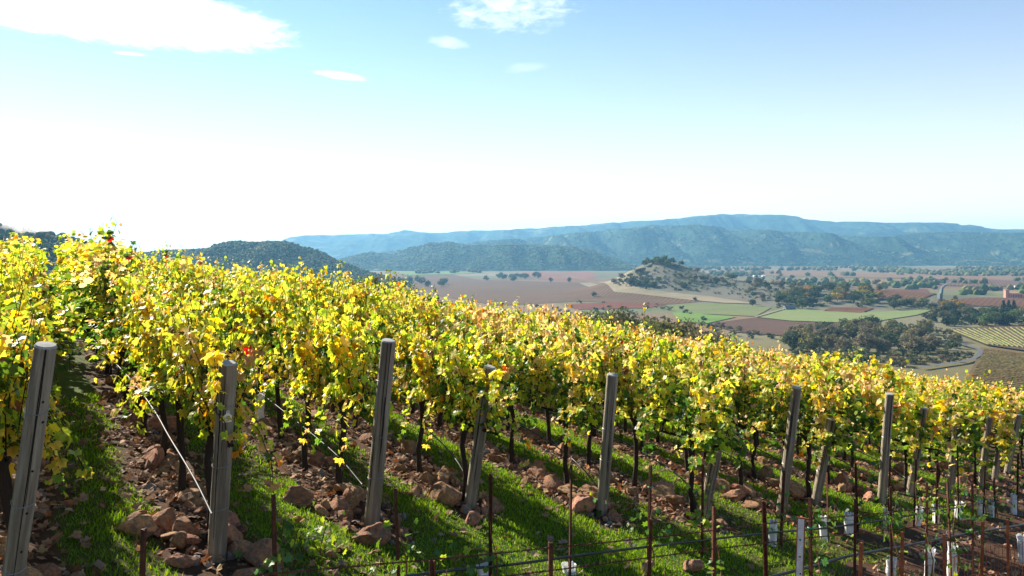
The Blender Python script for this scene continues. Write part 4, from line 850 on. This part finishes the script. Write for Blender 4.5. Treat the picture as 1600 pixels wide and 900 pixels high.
def guard(px, py, line, label, ht=.36, tilt=0.0, du=.05, old=False):
    x, y, g, h = on(line, px, py, du); o = thing('vine_guard', (x, y, g - .02), label, 'grow tube', 'white paper guards round young vines', (rng.normal(0, .05), tilt, rng.uniform(0, 1.5)))
    g += max(-.25 if line is LA_ and py > 870 else -.05, min(.25, h - ht)); o.location.z = g - .02; k = 16; th = np.arange(k) / k * 2 * np.pi; se = np.abs(np.cos(th)) ** .5 * np.sign(np.cos(th)); ss = np.abs(np.sin(th)) ** .5 * np.sign(np.sin(th)); V_ = []
    zs = np.linspace(0, ht, 7)
    for i, z in enumerate(zs):
        r = .057 + .004 * math.sin(i * 2.1) + (.006 if i == 6 else 0); jag = (.007 * rng.normal(size=k) if i == 6 else np.zeros(k)); V_.append(np.stack([r * se * 1.05, r * ss * .8, z + jag], 1))
    V_ = np.array(V_); inn = V_[::-1] * np.array([.93, .93, 1]); allv = np.concatenate([V_, inn]).reshape(-1, 3); n = len(zs) * 2
    ii = np.arange(n - 1)[:, None] * k; jj = np.arange(k)[None]; j2 = (jj + 1) % k; link('sleeve', mesh_np('sleeve', allv, np.stack([ii + jj, ii + j2, ii + k + j2, ii + k + jj], -1).reshape(-1, 4), M['tube']), o)
    for z in (ht * .55, ht * .8):
        t2 = np.linspace(0, 2 * np.pi, 17); ce = np.abs(np.cos(t2)) ** .5 * np.sign(np.cos(t2)); cs = np.abs(np.sin(t2)) ** .5 * np.sign(np.sin(t2)); MB().tube(np.stack([.058 * ce, .045 * cs, z + 0 * t2], 1), .0022, 4).obj('tie_wire', M['crack'], o)
    for _ in range(2):
        MB().tube([(0, 0, ht * .3), (rng.normal(0, .02), rng.normal(0, .02), ht + .05), (rng.normal(0, .06), rng.normal(0, .06), ht + .12)], .004, 4).obj('stem', M['cane'], o)
GL = [(758, 880, LA_, 'white vine guard at the bottom edge below the third far stake'), (892, 880, LA_, 'white vine guard at the bottom edge below the fourth far stake'), (1207, 842, LA_, 'leaf covered white vine guard left of the white capped rusty post'), (1288, 832, LA_, 'leaning white vine guard right of the white capped rusty post'), (1327, 805, LA_, 'upright white vine guard tied with dark bands left of the ninth post'), (1386, 806, LA_, 'narrow white vine guard half hidden by a leafy stake'), (1433, 803, LA_, 'bright sunlit white vine guard below the tenth end post'), (1463, 793, LA_, 'white vine guard wrapped in bright leaves'), (1497, 791, LA_, 'white vine guard right of the leaf wrapped one'), (1533, 783, LA_, 'slender torn white vine guard, third from the right of its row'), (1550, 780, LA_, 'thin white vine guard, second from the right of its row'), (1584, 771, LA_, 'last white vine guard near the right edge'),
      (1391, 870, LB_, 'leftmost big white vine guard behind the rusty mesh fence'), (1451, 856, LB_, 'bluish banded white vine guard behind the mesh fence'), (1487, 847, LB_, 'tall folded white vine guard beside a rusty fence post'), (1599, 834, LB_, 'white vine guard cut by the right edge')]
for px, py, ln, lab in GL: guard(px, py, ln, lab, tilt=(.16 if 'leaning' in lab else rng.normal(0, .06)))
P = hit(405, 662); guard_line = np.array(P[:2]) - .05 * RD; guard(405, 613, guard_line, 'old grey white trunk guard standing among rocks by the third row', .40, .03)

def poly_on(line, pts, du=0.0):
    r = []
    for px, py in pts: x, y, g, h = on(line, px, py, du); r.append((x, y, g + h))
    return np.array(r)
def barbed(pts, label, du=-.02):
    p = poly_on(LB_, pts, du); q = sag(p, 60); o = thing('barbed_wire', tuple(q[0]), label, 'barbed wire', 'rusty barbed wire strands'); q = q - q[0]
    L = np.concatenate([[0], np.cumsum(np.linalg.norm(np.diff(q, axis=0), axis=1))]); n = int(L[-1] / .012); s = np.linspace(0, L[-1], n); c = np.stack([np.interp(s, L, q[:, i]) for i in range(3)], 1)
    for ph in (0, math.pi): c2 = c + .0035 * np.stack([0 * s, np.sin(s * 90 + ph), np.cos(s * 90 + ph)], 1); MB().tube(c2, .0026, 4).obj('strand', M['rust'], o)
    b = MB()
    for k in range(int(L[-1] / .13)):
        d = .06 + k * .13; a = np.array([np.interp(d, L, q[:, i]) for i in range(3)])
        for sg in (-1, 1):
            w = unit(rng.normal(size=3)) * .024; b.tube([a - w, a, a + w * .9], [.001, .003, .001], 4)
        th = np.linspace(0, 9, 12); b.tube(np.stack([a[0] + .004 * (th - 4.5) * .4 * ED[0], a[1] + .006 * np.sin(th), a[2] + .006 * np.cos(th)], 1), .002, 4)
    x = b.obj('barb', M['rust'], o); x['kind'] = 'stuff'
barbed([(300, 914), (423, 897), (700, 872), (861, 856), (1010, 841), (1114, 829), (1200, 818), (1268, 811), (1393, 800), (1521, 786)], 'upper rusty barbed wire strand across the bottom of the slope')
barbed([(700, 910), (817, 897), (1010, 872), (1114, 858), (1200, 848), (1268, 840), (1393, 828), (1521, 812)], 'lower rusty barbed wire strand across the bottom of the slope')
h1 = sag(poly_on(LA_, [(560, 912), (690, 893), (800, 882), (917, 866), (1050, 850), (1197, 833), (1300, 824), (1420, 806), (1560, 782)], -.03), 70)
tag(MB().tube(h1, .0125, 8).obj('drip_hose', M['black'], None, True), 'thick black drip hose running behind the barbed wire', 'hose', 'hoses of the young vine rows')
h2 = sag(poly_on(LB_, [(1190, 905), (1280, 882), (1330, 868), (1420, 852), (1500, 836), (1610, 818)], .05), 50)
tag(MB().tube(h2, .013, 8).obj('drip_hose', M['black'], None, True), 'black hose sloping behind the white capped rusty post', 'hose', 'hoses of the young vine rows')

def mesh_fence():
    x, y, g, h0 = on(LC_, 1240, 808); o = thing('mesh_fence', (x, y, g), 'rusty wire mesh fence on orange steel posts at lower right', 'fence')
    FP = [(1240, 808), (1335, 848), (1408, 831), (1477, 835), (1530, 815), (1577, 812)]; org = np.array([x, y, g])
    for i, (px, py) in enumerate(FP):
        px_, py_, pg, ph = on(LC_, px, py); ph = max(.7, min(ph, 1.5)); w = .026 if i == 0 else .013; m = MB(); b = np.array([px_, py_, pg]) - org; lean = np.array([.05, 0, 0]) * (1 if i in (0, 1) else rng.normal(0, .5))
        c = [(-w, -w * .3), (w, -w * .3), (w, 0), (w * .22, 0), (w * .22, w * 1.1), (-w * .22, w * 1.1), (-w * .22, 0), (-w, 0)]; ang = math.atan2(px_, py_); ca, sa = math.cos(-ang), math.sin(-ang)
        v = [np.array([a * ca - d * sa, a * sa + d * ca, z]) + b + lean * (z > 0) for z in (-.2, ph) for a, d in c]; a = np.arange(8); e = (a + 1) % 8
        pp = m.add(v, [np.stack([a, e, e + 8, a + 8], 1), np.array([[8, 9, 10, 15], [11, 12, 13, 14]]), np.array([[0, 7, 2, 1], [3, 6, 5, 4]])]).obj('post', M['rust_orange'], o)
        if i == 0:                              # the near post's upper third is painted white
            z0, z1 = ph * .60, ph - .01; q = [np.array([a_ * ca - d_ * sa, a_ * sa + d_ * ca, z]) + b + lean * (z / ph) for z in (z0, z1) for a_, d_ in ((-w * .72, -w * .36), (w * .72, -w * .36), (w * .72, -w * .28), (-w * .72, -w * .28))]
            a = np.arange(4); e = (a + 1) % 4; link('white_cap', mesh_np('white_cap', q, [np.stack([a, e, e + 4, a + 4], 1), np.array([[4, 5, 6, 7], [3, 2, 1, 0]])], material('chipped_white_paint', (.72, .72, .70), .6, base2=(.60, .56, .52), nscale=16, var=.25)), pp)
            for k in range(4):
                z = z0 + (z1 - z0) * (.15 + .2 * k); d = w * rng.uniform(-.4, .4); MB().tube([np.array([d * ca + w * .34 * sa, d * sa - w * .34 * ca, z]) + b + lean * z / ph, np.array([d * ca + w * .45 * sa, d * sa - w * .45 * ca, z + .004]) + b + lean * z / ph], .006, 6).obj('post_hole', M['crack'], pp)
    s0, s1 = -.9, 9.0; m = MB(); ss = np.arange(s0, s1, .105)
    def top(s): return .90 + .03 * math.sin(s * 2.3)
    for s in ss:
        p = LC_ + s * ED; zg = gz1(*p); jt = rng.normal(0, .014, 5); hh = top(s)
        m.tube([np.array([p[0] + ED[0] * jt[i], p[1] + ED[1] * jt[i], zg + hh * i / 4]) - org for i in range(5)], .003, 4)
    for lv in (.05, .26, .47, .68, .88):
        st = np.arange(s0, s1, .05); m.tube([np.array([*(LC_ + s * ED), gz1(*(LC_ + s * ED)) + lv + .018 * math.sin(s * 7 + lv * 9)]) - org for s in st], .0026, 4)
    x = m.obj('wire_mesh', M['rust_orange'], o); x['kind'] = 'stuff'
mesh_fence()

# ------------------------------------------------------------------ air: haze over the valley, smoke on the far left hillside
def volume_box(name, lo, hi, density, col, label, aniso=.0, noise=None, shape=None):
    lo, hi = np.array(lo, float), np.array(hi, float); c = (lo + hi) / 2
    m = bpy.data.materials.new(name); m.use_nodes = True; t = NT(m.node_tree); t.n.remove(t.n['Principled BSDF'])
    p = t.n.new('ShaderNodeVolumePrincipled'); p.inputs['Color'].default_value = (*col, 1); p.inputs['Density'].default_value = density; p.inputs['Anisotropy'].default_value = aniso
    if noise:
        tc = t.n.new('ShaderNodeTexCoord'); g = t.n.new('ShaderNodeTexGradient'); g.gradient_type = 'SPHERICAL'; mp = t.n.new('ShaderNodeMapping'); t.l.new(tc.outputs['Generated'], mp.inputs[0]); mp.inputs['Location'].default_value = (-1, -1, -1); mp.inputs['Scale'].default_value = (2, 2, 2); t.l.new(mp.outputs[0], g.inputs[0])
        k = t.m('MULTIPLY', t.step(t.m('ADD', g.outputs[0], t.m('MULTIPLY', t.m('SUBTRACT', t.noise(tc.outputs['Object'], noise, 4, .6), .5), .9)), .1, .7), density); t.put(p.inputs['Density'], k)
    t.l.new(p.outputs[0], t.n['Material Output'].inputs['Volume'])
    tag(MB().box((0, 0, 0), tuple(hi - lo)).obj(name, m, None, loc=tuple(c)), label, kind='stuff')
volume_box('haze', (-13000, -400, -97), (13000, 15000, 520), HAZE_DENSITY, (.28, .64, 1.0), 'pale blue air thickening towards the far mountains', aniso=.3)
volume_box('smoke', (-740, 930, -20), (-560, 1010, 75), .03, (.97, .98, 1.0), 'thin pale smoke drifting up the hillside at far left', aniso=.72, noise=.02)
